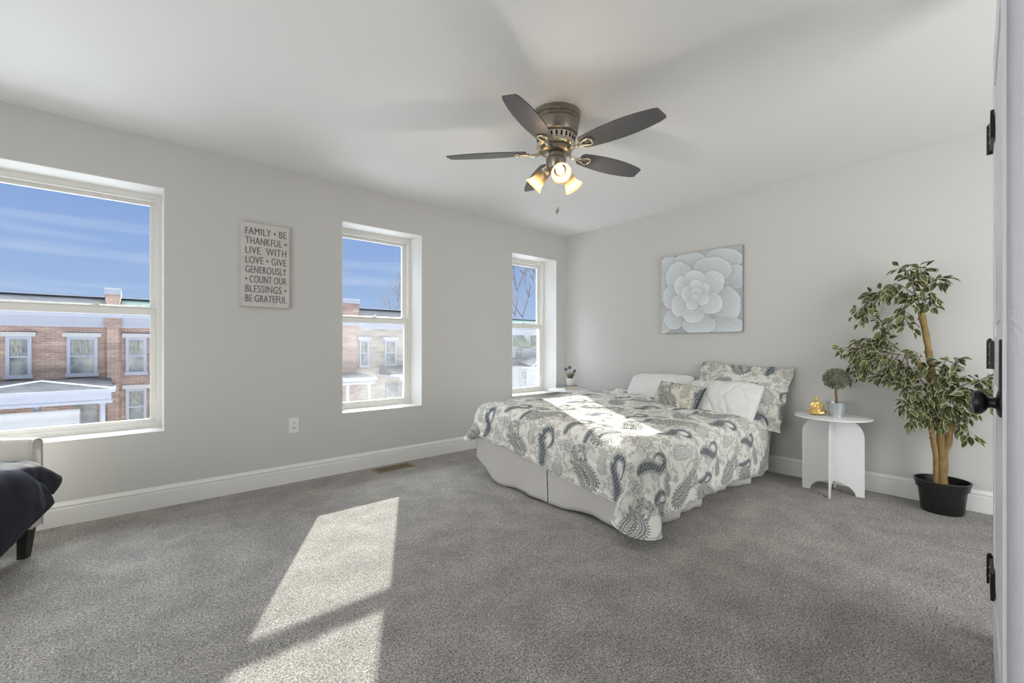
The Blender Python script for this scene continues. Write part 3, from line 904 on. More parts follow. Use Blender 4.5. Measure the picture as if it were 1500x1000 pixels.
[2158,2153,2148,2143,2138,2130,2125,2121,2119,2117,2115,2113,2111,2109,2106,2104,2102,2100,2098,2096,2094,2092,2090,2087,2085,2083,2081,2079,2078,2076,2074,2072,2069,2067,2065,2063,2061,2059,2057,2055,2053,2050,2048,2046,2044,2042],
[2207,2201,2197,2192,2186,2178,2174,2170,2168,2166,2164,2162,2160,2158,2155,2153,2151,2149,2147,2145,2143,2141,2139,2136,2134,2132,2130,2128,2126,2124,2122,2120,2117,2115,2114,2112,2110,2108,2106,2104,2102,2099,2097,2095,2093,2091],
[2255,2250,2246,2240,2235,2227,2223,2219,2217,2215,2212,2210,2208,2206,2204,2202,2200,2198,2196,2194,2192,2190,2188,2185,2183,2181,2179,2177,2175,2173,2171,2169,2166,2164,2162,2160,2158,2156,2154,2152,2150,2148,2146,2144,2142,2140],
[2303,2298,2295,2289,2284,2276,2271,2268,2265,2263,2261,2259,2257,2255,2252,2250,2248,2246,2244,2242,2240,2239,2237,2234,2232,2230,2228,2226,2224,2222,2220,2218,2215,2213,2211,2209,2207,2205,2203,2201,2199,2196,2194,2192,2190,2188],
[2351,2346,2344,2338,2333,2325,2320,2316,2314,2312,2310,2308,2306,2304,2301,2299,2297,2295,2293,2291,2289,2287,2285,2282,2280,2278,2276,2274,2273,2271,2269,2267,2264,2262,2260,2258,2256,2254,2252,2250,2248,2245,2243,2241,2239,2237],
[2399,2395,2393,2387,2381,2373,2368,2365,2363,2361,2359,2357,2355,2353,2350,2348,2346,2344,2342,2340,2338,2336,2334,2331,2329,2327,2325,2323,2321,2319,2317,2315,2312,2310,2308,2307,2305,2303,2301,2299,2297,2294,2292,2290,2288,2286],
[2445,2444,2442,2436,2430,2422,2417,2413,2411,2409,2407,2405,2403,2401,2398,2397,2395,2393,2391,2389,2387,2385,2383,2380,2378,2376,2374,2372,2370,2368,2366,2364,2361,2359,2357,2355,2353,2351,2349,2347,2345,2342,2341,2339,2337,2335],
[2492,2492,2490,2484,2479,2471,2466,2462,2460,2458,2456,2454,2452,2450,2447,2445,2443,2441,2439,2437,2435,2433,2432,2429,2427,2425,2423,2421,2419,2417,2415,2413,2410,2408,2406,2404,2402,2400,2398,2396,2394,2391,2389,2387,2385,2383],
[2539,2540,2535,2533,2527,2519,2514,2511,2508,2506,2505,2503,2501,2499,2496,2494,2492,2490,2488,2486,2484,2482,2480,2477,2475,2473,2471,2469,2467,2466,2464,2462,2459,2457,2455,2453,2451,2449,2447,2445,2443,2440,2438,2436,2434,2432],
[2612,2603,2604,2595,2598,2592,2587,2584,2582,2579,2578,2576,2574,2572,2569,2567,2565,2563,2561,2559,2557,2555,2553,2550,2548,2547,2545,2543,2541,2539,2537,2535,2532,2530,2528,2526,2524,2522,2520,2518,2516,2513,2511,2509,2507,2505],
[2660,2651,2639,2633,2639,2637,2634,2632,2630,2628,2627,2625,2623,2621,2618,2616,2614,2612,2610,2608,2606,2604,2602,2599,2597,2595,2593,2591,2589,2587,2585,2583,2581,2579,2577,2575,2573,2571,2569,2567,2565,2562,2560,2558,2556,2554],
[2695,2688,2689,2672,2675,2685,2684,2681,2679,2677,2675,2673,2672,2670,2667,2665,2663,2661,2659,2657,2655,2653,2651,2648,2646,2644,2642,2640,2638,2636,2634,2632,2629,2627,2625,2623,2621,2619,2617,2615,2614,2611,2609,2607,2605,2603],
[2719,2720,2715,2715,2715,2729,2731,2730,2728,2726,2724,2722,2720,2718,2715,2713,2711,2709,2707,2706,2704,2702,2700,2697,2695,2693,2691,2689,2687,2685,2683,2681,2678,2676,2674,2672,2670,2668,2666,2664,2662,2659,2657,2655,2653,2651],
[2763,2744,2759,2763,2761,2771,2778,2778,2777,2775,2773,2771,2768,2767,2764,2762,2760,2758,2756,2754,2752,2750,2748,2745,2743,2741,2739,2737,2736,2734,2732,2729,2726,2725,2723,2720,2719,2717,2715,2713,2711,2708,2706,2704,2702,2700],
[2798,2789,2784,2789,2804,2815,2826,2828,2826,2824,2821,2820,2817,2815,2812,2810,2808,2807,2805,2803,2801,2799,2797,2794,2792,2790,2788,2786,2784,2782,2780,2778,2776,2774,2772,2770,2768,2766,2764,2762,2760,2757,2754,2753,2751,2749],
[2815,2820,2812,2830,2841,2861,2872,2874,2869,2869,2867,2866,2863,2862,2859,2858,2856,2855,2853,2851,2850,2848,2845,2843,2841,2839,2837,2835,2833,2831,2829,2827,2825,2823,2821,2819,2817,2814,2812,2810,2808,2805,2803,2801,2800,2797],
[2860,2846,2847,2861,2880,2892,2894,2897,2894,2895,2900,2898,2898,2895,2893,2893,2892,2891,2890,2889,2888,2887,2885,2884,2882,2880,2879,2878,2876,2875,2873,2872,2870,2868,2867,2865,2863,2861,2859,2858,2856,2853,2851,2850,2848,2846],
[2886,2875,2898,2919,2926,2911,2917,2916,2919,2916,2903,2904,2904,2904,2904,2904,2903,2904,2905,2905,2905,2904,2904,2904,2905,2905,2905,2904,2904,2904,2904,2904,2904,2904,2904,2904,2903,2903,2902,2902,2901,2900,2900,2899,2899,2898],
[2900,2921,2924,2925,2919,2925,2911,2907,2928,2917,2924,2910,2905,2905,2904,2905,2905,2907,2908,2906,2905,2904,2904,2904,2904,2905,2905,2905,2904,2904,2904,2904,2905,2904,2905,2905,2905,2905,2904,2904,2905,2904,2904,2904,2903,2907],
[2907,2943,2956,2953,2957,2956,2931,2939,2922,2915,2907,2926,2920,2917,2914,2913,2911,2909,2906,2905,2904,2904,2904,2904,2905,2905,2905,2904,2904,2904,2904,2904,2904,2904,2904,2905,2905,2905,2904,2905,2905,2907,2902,2902,2905,2916],
[2916,2954,2985,2984,2965,2977,2957,2928,2920,2933,2911,2900,2916,2916,2910,2906,2903,2902,2901,2901,2902,2903,2904,2904,2905,2904,2904,2904,2904,2904,2903,2903,2904,2904,2905,2904,2903,2904,2904,2905,2905,2904,2901,2902,2915,2925],
[2945,2940,2958,2987,2951,2969,2982,2949,2929,2920,2934,2925,2923,2921,2918,2918,2918,2918,2918,2917,2916,2915,2914,2912,2910,2909,2908,2907,2907,2907,2906,2906,2906,2906,2905,2906,2904,2906,2906,2907,2908,2913,2916,2915,2943,2948]],
[[20,32,45,58,70,93,114,111,115,112,106,96,92,88,85,83,81,79,78,76,74,72,71,69,67,65,61,59,56,54,52,50,46,44,42,40,39,37,35,33,32,31,32,42,41,33],
[46,59,67,83,96,135,152,154,156,160,153,143,139,137,134,132,130,127,126,123,121,119,117,114,112,110,108,106,104,103,101,99,96,94,92,90,88,86,84,82,80,77,78,76,84,81],
[72,86,98,103,129,174,186,197,195,195,191,190,187,185,182,181,179,176,174,172,170,168,166,163,161,159,157,155,153,151,150,148,145,143,141,139,137,135,133,131,129,126,126,122,124,128],
[99,104,117,140,163,204,234,237,242,244,240,238,236,234,231,229,228,225,223,221,219,217,215,212,210,208,206,204,202,200,199,197,194,192,190,187,185,183,181,179,177,175,173,171,168,166],
[125,139,157,179,202,243,266,285,288,290,289,287,285,283,280,278,277,274,272,270,268,266,264,261,259,257,255,253,251,249,248,246,243,240,238,236,234,232,230,228,226,223,222,220,218,215],
[155,187,222,241,261,297,322,348,360,362,362,361,358,356,354,352,350,348,346,343,341,339,337,334,332,330,328,326,325,323,321,319,316,314,312,310,307,306,303,301,300,297,295,293,291,288],
[178,203,235,274,302,338,363,385,402,408,409,409,407,405,403,401,399,397,394,392,390,388,386,383,381,379,377,375,374,372,370,368,365,363,361,358,356,354,352,350,349,346,344,342,340,337],
[181,201,241,287,330,378,404,432,449,452,457,455,454,452,450,448,447,445,443,441,439,437,435,432,430,428,426,424,423,421,419,417,414,411,409,407,405,403,401,399,398,395,393,391,389,386],
[178,203,245,289,333,398,437,468,487,490,490,490,489,488,487,486,484,483,482,480,479,478,476,474,472,471,470,468,467,465,464,462,459,458,456,454,452,451,449,447,446,443,441,439,437,434],
[172,214,249,293,338,406,444,481,502,504,504,504,504,504,504,503,503,503,503,502,502,501,501,500,499,499,498,497,497,496,495,494,493,491,490,489,488,487,486,485,484,482,481,479,478,476],
[176,214,257,300,344,411,455,489,507,508,508,507,507,507,507,507,506,506,506,506,506,505,505,506,505,504,505,505,505,505,505,505,505,505,504,504,504,504,504,504,503,503,503,502,502,501],
[184,220,262,305,350,417,461,494,510,511,511,508,507,505,504,509,507,507,508,510,510,510,510,509,509,509,508,509,508,508,507,508,506,507,507,507,507,506,507,506,505,506,506,506,506,506],
[187,223,267,311,356,423,466,499,514,514,513,511,509,507,506,507,508,510,512,513,515,516,516,514,512,510,508,506,504,504,504,506,508,510,512,513,514,513,512,510,507,510,511,510,506,507],
[196,231,275,320,364,431,474,506,519,519,519,515,512,511,511,512,513,516,518,520,521,522,521,519,516,514,511,510,509,509,510,511,515,517,519,519,519,518,516,514,512,508,507,506,507,508],
[202,236,281,326,370,437,479,510,523,522,523,517,516,515,515,516,518,520,522,523,524,524,524,521,519,516,514,513,512,513,514,516,519,521,522,522,522,521,519,517,514,511,510,510,511,513],
[208,242,287,332,376,442,484,515,526,526,525,521,520,519,520,521,522,524,525,526,527,527,526,523,521,520,518,517,517,517,519,520,522,524,525,525,524,523,521,519,517,515,515,515,516,517],
[213,248,293,337,381,448,490,519,530,528,529,525,524,524,525,525,526,527,528,529,529,528,527,526,525,523,523,522,522,522,523,524,526,526,527,526,526,525,524,522,521,520,520,520,521,522],
[219,255,299,342,387,453,495,524,533,531,530,530,530,529,529,530,530,530,530,530,530,530,529,529,528,528,528,527,527,527,528,528,528,528,528,528,527,527,527,526,526,525,525,525,525,526],
[225,261,303,348,392,459,500,528,537,536,535,535,535,535,534,533,533,532,532,531,531,531,532,532,533,533,533,533,532,532,531,531,530,529,529,529,530,530,530,531,531,531,531,530,530,529],
[231,268,309,353,398,465,505,532,540,538,540,540,540,540,538,537,535,534,533,533,533,534,535,536,537,538,538,538,537,536,535,533,532,531,531,531,532,533,534,535,536,536,535,534,533,532],
[239,275,315,358,403,470,510,537,544,541,545,545,545,544,541,539,537,536,535,535,535,537,538,541,542,543,543,542,541,539,537,535,533,533,533,534,535,537,539,540,541,541,540,538,536,534],
[251,284,319,363,408,475,515,541,547,546,549,550,549,547,544,542,540,538,537,537,538,540,542,545,547,547,547,546,544,542,540,538,535,535,536,537,539,541,543,545,545,545,543,541,539,536],
[267,298,327,371,416,483,522,547,552,551,555,555,554,552,548,546,544,542,542,543,544,546,549,552,553,553,552,551,548,546,543,541,540,540,541,543,545,548,549,551,551,549,547,545,542,540],
[276,308,332,377,422,489,527,551,555,555,558,557,556,554,551,549,547,546,546,547,549,551,553,555,556,555,555,553,551,549,546,545,544,545,546,548,550,551,553,553,553,552,550,548,545,544],
[284,316,338,382,427,494,532,555,558,558,560,559,558,556,554,552,551,551,551,552,553,555,556,557,558,557,556,555,553,552,550,549,549,549,550,552,553,555,555,556,555,554,552,550,549,548],
[293,323,344,388,433,500,537,559,562,561,561,561,560,559,558,557,556,556,556,557,557,558,559,559,559,559,558,557,556,555,555,554,554,554,555,556,556,557,557,557,557,556,555,554,553,552],
[302,331,350,394,439,505,542,562,565,564,563,563,562,562,562,562,562,561,561,561,561,561,561,561,561,561,560,560,560,560,560,559,559,559,559,559,559,559,559,559,558,558,558,558,558,557],
[312,339,358,400,445,511,547,567,566,566,564,565,565,566,567,567,567,567,566,565,564,564,563,562,562,563,563,564,564,565,565,565,564,564,563,562,561,560,560,560,560,561,562,562,563,563],
[329,346,365,406,451,516,552,570,570,572,567,568,569,570,572,572,572,571,570,569,567,566,564,564,564,565,566,568,569,570,570,570,569,567,566,564,563,562,562,562,563,565,566,567,568,568],
[342,352,374,413,457,522,557,574,575,575,569,571,573,575,577,577,577,575,574,571,569,567,566,566,567,568,570,572,573,575,575,574,572,570,568,566,565,564,564,565,566,569,571,572,573,573],
[333,352,387,419,463,528,561,578,579,579,573,575,577,579,581,581,580,579,576,574,572,570,569,569,570,572,574,576,578,579,579,578,575,573,571,568,567,566,567,568,570,573,575,576,577,577],
[333,365,399,438,476,537,569,585,582,583,579,581,583,585,586,586,585,583,580,578,576,574,574,575,576,578,580,582,584,584,584,582,579,577,575,573,572,572,572,574,576,579,581,582,582,581],
[339,372,407,449,484,547,575,587,587,586,584,585,587,588,589,588,587,585,583,581,579,578,578,579,581,582,584,586,587,587,586,585,582,580,578,576,576,576,577,579,580,583,584,585,584,583],
[354,387,414,456,496,544,574,590,590,590,588,589,590,591,591,590,589,587,586,584,583,583,583,584,585,586,587,588,589,589,588,587,584,583,582,581,581,581,582,583,584,586,586,587,586,585],
[371,399,435,462,503,550,577,592,594,592,592,593,592,592,592,592,591,590,589,589,588,588,588,589,589,590,590,590,590,590,590,589,588,587,586,586,586,586,586,587,587,588,588,588,588,587],
[382,395,436,464,505,555,581,596,596,596,597,596,596,593,593,593,593,594,595,596,594,595,594,595,592,592,592,592,592,591,592,594,594,592,591,591,591,591,591,590,590,590,590,589,589,589],
[363,392,420,461,502,555,586,599,600,600,600,600,600,599,600,599,599,600,599,599,599,599,599,598,598,598,598,596,596,597,596,596,596,597,596,597,596,596,594,594,594,593,596,593,593,592],
[331,373,407,448,481,538,566,580,578,582,584,585,586,587,589,589,590,591,592,593,594,594,595,596,597,597,598,598,598,598,599,599,600,600,600,600,600,600,600,600,598,600,599,599,599,597],
[337,352,395,419,460,506,525,538,543,543,548,549,551,552,554,556,557,559,560,562,563,565,567,570,571,572,574,575,576,578,579,580,582,583,584,585,587,588,589,590,590,592,593,593,594,595],
[301,341,377,399,420,448,467,470,478,477,475,477,478,480,482,484,486,488,489,491,493,495,497,501,503,505,507,509,510,512,514,516,519,521,523,525,527,529,531,533,535,538,540,542,543,545],
[296,334,343,355,378,415,423,422,430,435,431,429,430,431,434,435,437,439,441,443,445,447,449,452,454,456,458,460,462,463,465,467,470,472,474,476,478,480,482,484,486,489,491,493,495,497],
[299,306,326,335,372,393,381,390,385,388,384,383,383,384,386,387,388,390,392,394,396,398,400,403,406,407,409,411,413,414,416,418,421,423,425,427,429,431,433,435,437,440,442,444,447,449],
[310,306,292,317,338,351,349,345,350,350,348,342,335,335,338,339,341,342,344,345,347,349,351,354,357,358,360,362,364,366,368,370,373,375,377,379,381,383,385,387,389,392,393,396,401,402],
[275,296,283,290,297,309,325,333,306,309,309,308,303,299,296,297,298,299,300,301,302,303,304,306,308,309,311,313,315,317,318,321,324,326,328,330,332,333,335,337,340,344,348,357,362,361]]
]
def duvet():
    P = np.array(DRAPE_MM, float).transpose(1, 2, 0) / 1000.0
    m, n = 520, 500
    P = resample(P, m, n)
    LX, LY = 2.14, 2.22
    U, V = np.meshgrid(np.linspace(0, LX, n), np.linspace(0, LY, m))
    # the plumped-up near foot corner
    k_ = np.exp(-((P[..., 0] - 2.12) ** 2 + (P[..., 1] - 1.43) ** 2) / .030) * np.clip((P[..., 2] - .12) / .28, 0, 1)
    P = P + k_[..., None] * np.array([-.125, -.045, .035])
    P[..., 2] += .055 * np.exp(-((P[..., 0] - 3.2) / .55) ** 2) * np.clip(1 - P[..., 2] / .45, 0, 1) * (P[..., 1] < 1.5)
    nr = normals(P)
    edge = np.minimum.reduce([U, LX - U, V, LY - V])
    prof = 1 - np.exp(-edge / .05)
    puff = .022 * prof
    # quilting hollows and soft creases
    rg = fbm((U * 1.0, V * 1.0), 3.2, 5, 4)
    cre = np.abs(fbm((U + .3 * V, V - .2 * U), 4.5, 9, 3))
    puff = puff + (.010 * rg - .010 * np.exp(-cre * 9)) * prof
    steep = (1 - np.abs(nr[..., 2])) * prof
    puff = puff + steep * (.016 * fbm((U * .35, V), 7.5, 61, 2) * (U < .5) + .015 * fbm((U, V * .35), 6.5, 62, 2) * (U >= .5))
    P2 = P + nr * puff[..., None]
    P2[..., 2] = np.maximum(P2[..., 2], .006)
    # rounded hem corners: slide the samples inside a quarter circle
    Wu, Wv = U.copy(), V.copy()
    rc = .17
    for su in (0, 1):
        for sv in (0, 1):
            a_ = np.clip((rc - (LX - U if su else U)) / rc, 0, 1); b_ = np.clip((rc - (LY - V if sv else V)) / rc, 0, 1)
            s_ = np.where((a_ > 0) & (b_ > 0), np.maximum(a_, b_) / np.maximum(np.hypot(a_, b_), 1e-6), 1)
            a2, b2 = a_ * s_, b_ * s_
            Wu += (a_ - a2) * rc * (-1 if su else 1); Wv += (b_ - b2) * rc * (-1 if sv else 1)
    fu = np.clip(Wu / LX * (n - 1), 0, n - 1.001); fv = np.clip(Wv / LY * (m - 1), 0, m - 1.001)
    iu, iv = fu.astype(int), fv.astype(int); fu, fv = (fu - iu)[..., None], (fv - iv)[..., None]
    P2 = (P2[iv, iu] * (1 - fu) + P2[iv, iu + 1] * fu) * (1 - fv) + (P2[iv + 1, iu] * (1 - fu) + P2[iv + 1, iu + 1] * fu) * fv
    U, V = Wu, Wv
    col = print_colour(LY - V + .20, U + .03)
    # piping seam just inside the hem
    seam = np.abs(edge - .012) < .003
    col[seam] = (.30, .32, .31, 1)
    o = grid_mesh('duvet', P2, M_print, colour=col)
    c = Vector((3.0, 2.1, 0.0))
    me = o.data
    me.transform(Matrix.Translation(-c)); o.location = c
    md = o.modifiers.new('thickness', 'SOLIDIFY'); md.thickness = .010; md.offset = -1
    tag(o, 'cream duvet printed with large slate blue and grey paisley, spread over the bed', 'duvet')
duvet()

def pillow(name, w_, h_, t_, centre, yaw, tilt, roll, mats, label, cat, seed=1, flange=0.0, paisley=False, group=None, nn=90, base=(.74, .735, .67), wr=1.0, uvo=(0, 0), piping=False):
    n = nn; m = int(nn * h_ / w_)
    u = np.linspace(-1, 1, n); v = np.linspace(-1, 1, m)
    Ug, Vg = np.meshgrid(u, v)
    fu = flange / (w_ / 2 + flange) if flange else 0; fv = flange / (h_ / 2 + flange) if flange else 0
    W2, H2 = w_ / 2 + flange, h_ / 2 + flange
    Ui = np.clip(Ug / (1 - fu), -1, 1); Vi = np.clip(Vg / (1 - fv), -1, 1)
    prof = (np.clip(1 - np.abs(Ui) ** 2.6, 0, 1) * np.clip(1 - np.abs(Vi) ** 2.6, 0, 1)) ** .55
    rnd = 0.0 if (flange or piping) else .085
    x = W2 * Ug * (1 - .04 * (1 - Vg ** 2) - rnd * Ug ** 4 * Vg ** 4); y = H2 * Vg * (1 - .05 * (1 - Ug ** 2) - rnd * 1.4 * Ug ** 4 * Vg ** 4)
    nz_ = fbm((x, y), 7, seed, 3)
    rad = np.exp(-(1 - np.maximum(np.abs(Ug), np.abs(Vg))) * 4)
    wrk = np.sin(np.arctan2(Vg, Ug) * 15 + nz_ * 3) * rad
    crease = -np.exp(-np.abs(fbm((x + y * .4, y), 6, seed + 4, 2)) * 10)
    zt = t_ / 2 * prof + (.010 * nz_ + .006 * wrk + .008 * crease) * wr * (prof > .02) * np.minimum(1, prof * 3)
    zb = -t_ / 2 * prof
    if flange:
        inside = np.maximum(np.abs(Ug) / (1 - fu), np.abs(Vg) / (1 - fv))
        ruf = np.clip((inside - 1) / .12, 0, 1)
        wave = .016 * np.sin(np.arctan2(Vg * H2, Ug * W2) * 22 + nz_ * 2) * ruf
        zt = zt + wave + .002; zb = zb + wave - .002
    # sag of the whole cushion
    bend = .03 * wr * (1 - Ug ** 2) * Vg
    zt = zt + bend * .3; zb = zb + bend * .3
    P = np.stack([x, y, zt], -1); Q = np.stack([x, y, zb], -1)
    colr = None
    if paisley: colr = print_colour(x + W2 + uvo[0], y + H2 + uvo[1], base)
    if piping and colr is not None:
        ed = np.minimum(W2 * (1 - np.abs(Ug)), H2 * (1 - np.abs(Vg)))
        colr[ed < .007] = (.06, .065, .07, 1)
    # two skins as one sheet
    nu_, nv_ = n, m
    idx = np.arange(nv_ * nu_).reshape(nv_, nu_)
    q = np.stack([idx[:-1, :-1], idx[:-1, 1:], idx[1:, 1:], idx[1:, :-1]], -1).reshape(-1, 4)
    off = nv_ * nu_
    ring = np.concatenate([idx[0, :], idx[1:, -1], idx[-1, -2::-1], idx[-2:0:-1, 0]])
    rn = np.roll(ring, -1)
    Fq = np.concatenate([q, q[:, ::-1] + off, np.stack([rn, ring, ring + off, rn + off], -1)])
    V = np.concatenate([P.reshape(-1, 3), Q.reshape(-1, 3)])
    me = D.meshes.new(name)
    me.from_pydata(V.tolist(), [], Fq.tolist())
    if colr is not None:
        ca = me.color_attributes.new('print', 'FLOAT_COLOR', 'POINT')
        ca.data.foreach_set('color', np.concatenate([colr.reshape(-1, 4)] * 2).astype(np.float32).ravel())
    bm = bmesh.new(); bm.from_mesh(me)
    bmesh.ops.remove_doubles(bm, verts=list(bm.verts), dist=.0006)
    bm.to_mesh(me); bm.free()
    smooth(me)
    me.materials.append(mats)
    o = D.objects.new(name, me)
    link(o)
    # local x -> horizontal along the wall, local y -> leaning up, local z -> towards the room
    R = Matrix.Rotation(yaw, 4, 'Z') @ Matrix.Rotation(-PI / 2, 4, 'Z') @ Matrix.Rotation(tilt, 4, 'X') @ Matrix.Rotation(roll, 4, 'Z')
    o.matrix_world = Matrix.Translation(centre) @ R
    tag(o, label, cat, group)
    return o
rd = math.radians
pillow('pillow_sham', .66, .44, .15, (3.985, 1.60, .655), 0, rd(62), rd(-3), M_print, 'ruffled paisley pillow sham leaning on the wall behind the white pillow', 'pillow', 5, flange=.06, paisley=True, nn=200, uvo=(.1, .2))
pillow('pillow', .68, .42, .17, (3.93, 2.33, .625), rd(4), rd(48), rd(1), M_white_cotton, 'plump white pillow nearest the window, behind the small cushion', 'pillow', 11, group='white pillows at the head of the bed')
pillow('pillow', .66, .40, .16, (3.765, 1.66, .610), rd(-3), rd(50), rd(0), M_white_cotton, 'plump white pillow in front of the ruffled paisley sham', 'pillow', 21, group='white pillows at the head of the bed')
pillow('throw_pillow', .43, .27, .10, (3.60, 1.95, .625), rd(2), rd(52), rd(-6), M_print, 'small oblong paisley cushion with dark piping between the white pillows', 'cushion', 31, paisley=True, nn=130, uvo=(.28, .07), piping=True, base=(.66, .65, .55))

# ------------------------------------------------------------------ side tables
def side_table(loc, rz, label):
    t = empty('side_table', loc, rz)
    tag(t, label, 'table', 'white side tables by the bed')
    m = MB()
    m.lathe([(0, .547), (.228, .547), (.235, .549), (.235, .556), (.231, .559), (0, .559)], 64)
    m.build('tabletop', M_whitetable, t, angle=40)
    def outline():
        pts = []
        w2, hh, r = .185, .547, .13
        pts.append((-w2, 0)); pts.append((-w2, hh - r))
        for k in range(1, 13):
            a = PI - k / 12 * PI / 2
            pts.append((-w2 + r + r * math.cos(a), hh - r + r * math.sin(a)))
        for k in range(0, 13):
            a = PI / 2 - k / 12 * PI / 2
            pts.append((w2 - r + r * math.cos(a), hh - r + r * math.sin(a)))
        pts.append((w2, 0)); pts.append((w2 - .05, 0))
        rr = w2 - .05
        for k in range(1, 24):
            a = k / 24 * PI
            pts.append((rr * math.cos(a), .085 * math.sin(a)))
        pts.append((-w2 + .05, 0))
        return pts
    R = Matrix.Rotation(PI / 2, 4, 'X')
    for k in range(2):
        m = MB()
        m.prism(outline(), -.004, .004, Matrix.Rotation(k * PI / 2, 4, 'Z') @ R)
        m.build('leg_panel', M_whitetable, t)
    return t
side_table((3.883, .894, 0), math.radians(97.7), 'round white side table with crossed arched panels under the topiary')
side_table((3.895, 3.47, 0), math.radians(80), 'round white side table in the window corner behind the bed')

# potted topiary
M_galv = mat('galvanised_metal', (.50, .54, .56), .38, metal=.55, bump=(25, .1, .002), var=(18, (.40, .44, .46)))
M_soil = mat('dark_soil', (.035, .028, .02), .95, bump=(160, .8, .01))
def leafblob(m, c, r, n, ln, wd, rng, zs=1.0):
    for i in range(n):
        z = rng.uniform(-1, 1); a = rng.uniform(0, 2 * PI)
        d = Vector((math.sqrt(1 - z * z) * math.cos(a), math.sqrt(1 - z * z) * math.sin(a), z * zs))
        p = Vector(c) + d * r * rng.uniform(.72, 1.0)
        t_ = (d + Vector((rng.uniform(-.7, .7), rng.uniform(-.7, .7), rng.uniform(-.5, .8)))).normalized()
        s = t_.cross(Vector((rng.uniform(-1, 1), rng.uniform(-1, 1), rng.uniform(-1, 1)))).normalized() * wd
        m.mi = rng.choice([0, 0, 1])
        m.poly([p - t_ * ln * .2, p + s + t_ * ln * .35, p + t_ * ln, p - s + t_ * ln * .35])
def topiary():
    c = Vector((3.875, .868, .559))
    t = empty('topiary', c)
    tag(t, 'small round topiary ball in a galvanised tin pot on the right side table', 'potted plant')
    m = MB()
    m.lathe([(0, 0), (.045, 0), (.048, .002), (.048, .012), (.0465, .014), (.060, .094), (.063, .096), (.063, .101), (.058, .101), (.056, .09), (0, .088)], 40)
    m.build('pot', M_galv, t, angle=35)
    m = MB(); m.lathe([(0, .088), (.056, .089), (.03, .094), (0, .096)], 24, cap=False); m.build('soil', M_soil, t)
    m = MB()
    m.tube([(0, 0, .085), (.003, -.001, .13), (-.002, .002, .17), (.0, 0, .24)], [.0095, .0085, .0085, .008], 10)
    m.build('stem', mat('topiary_stem', (.20, .125, .07), .8, bump=(60, .5, .004)), t, sm=True)
    rng = random.Random(4)
    m = MB()
    m.sphere((0, 0, .272), .062, 20, (1, 1, .9))
    leafblob(m, (0, 0, .272), .078, 2600, .014, .0032, rng, .92)
    m.build('foliage', [mat('topiary_leaf', (.20, .22, .14), .7, bump=(60, .2, .002)), mat('topiary_leaf_light', (.45, .48, .36), .7, bump=(60, .2, .002))], t)
topiary()

def figurine():
    c = Vector((3.855, .985, .5595))
    m = MB()
    # seated figure, front towards -x (the viewer), built up then fused into one skin
    m.sphere((0, 0, .012), .05, 20, (.82, 1.05, .24))                 # base cushion
    m.sphere((.0, 0, .032), .04, 20, (.8, .95, .55))                  # hips
    m.sphere((.004, 0, .062), .031, 20, (.72, .95, 1.15))             # torso
    m.sphere((.004, 0, .084), .027, 20, (.65, 1.15, .65))             # shoulders
    m.tube([(.004, 0, .09), (.003, 0, .103)], [.011, .010], 12)       # neck
    m.sphere((.0, 0, .116), .0165, 20, (.92, .9, 1.15))               # head
    m.sphere((.003, 0, .134), .008, 14, (1, 1, .9))                   # topknot
    for s in (-1, 1):
        m.sphere((.002, s * .0155, .113), .004, 10, (.6, .5, 1.7))    # long ears
        m.tube([(.004, s * .028, .088), (-.002, s * .037, .066), (-.018, s * .030, .050), (-.034, s * .010, .046)], [.0105, .010, .0085, .007], 12)  # arm into the lap
        m.tube([(.004, s * .020, .030), (-.012, s * .046, .024), (-.034, s * .030, .020), (-.042, -s * .004, .018)], [.017, .0165, .014, .010], 12)  # folded leg
    m.sphere((-.036, 0, .045), .010, 12, (.9, 1.3, .6))               # hands
    m.sphere((-.0155, 0, .115), .0035, 8, (.9, .7, 1.3))              # nose
    m.tube([(-.004, -.027, .09), (-.020, -.006, .072), (-.024, .014, .056)], [.004, .004, .003], 8)   # robe hem
    o = m.build('figurine', mat('gold_paint', (.72, .50, .14), .30, metal=.55, bump=(40, .25, .003), var=(40, (.80, .62, .28))), None, loc=c)
    md = o.modifiers.new('fuse', 'REMESH'); md.mode = 'VOXEL'; md.voxel_size = .0018; md.use_smooth_shade = True
    md2 = o.modifiers.new('soft', 'SMOOTH'); md2.iterations = 2
    o.rotation_euler = (0, 0, math.radians(28))
    tag(o, 'small shiny gold seated meditating figure beside the tin pot', 'figurine')
figurine()

# books and flower pot on the corner table
def book(z, sx, sy, sz, rz, loc, col, label):
    t = empty('book', (loc[0], loc[1], z), rz)
    tag(t, label, 'book', 'books stacked on the corner table')
    m = MB()
    m.box((-sx, -sy, 0), (sx, sy, .003), .001); m.box((-sx, -sy, sz - .003), (sx, sy, sz), .001); m.box((-sx, -sy, 0), (-sx + .004, sy, sz), .001)
    m.build('cover', mat(label.split()[0] + '_book_cloth', col, .7, bump=(200, .2, .001)), t)
    m = MB(); m.box((-sx + .004, -sy + .004, .003), (sx - .004, sy - .004, sz - .003))
    m.build('pages', mat('paper_pages', (.72, .68, .55), .9, bump=(300, .2, .001)), t)
book(.559, .075, .112, .026, math.radians(-42), (3.86, 3.40), (.62, .60, .50), 'cream book at the bottom of the pair under the flower pot')
book(.5855, .070, .105, .026, math.radians(-38), (3.87, 3.41), (.19, .18, .19), 'charcoal book on top of the cream one, carrying the white pot')

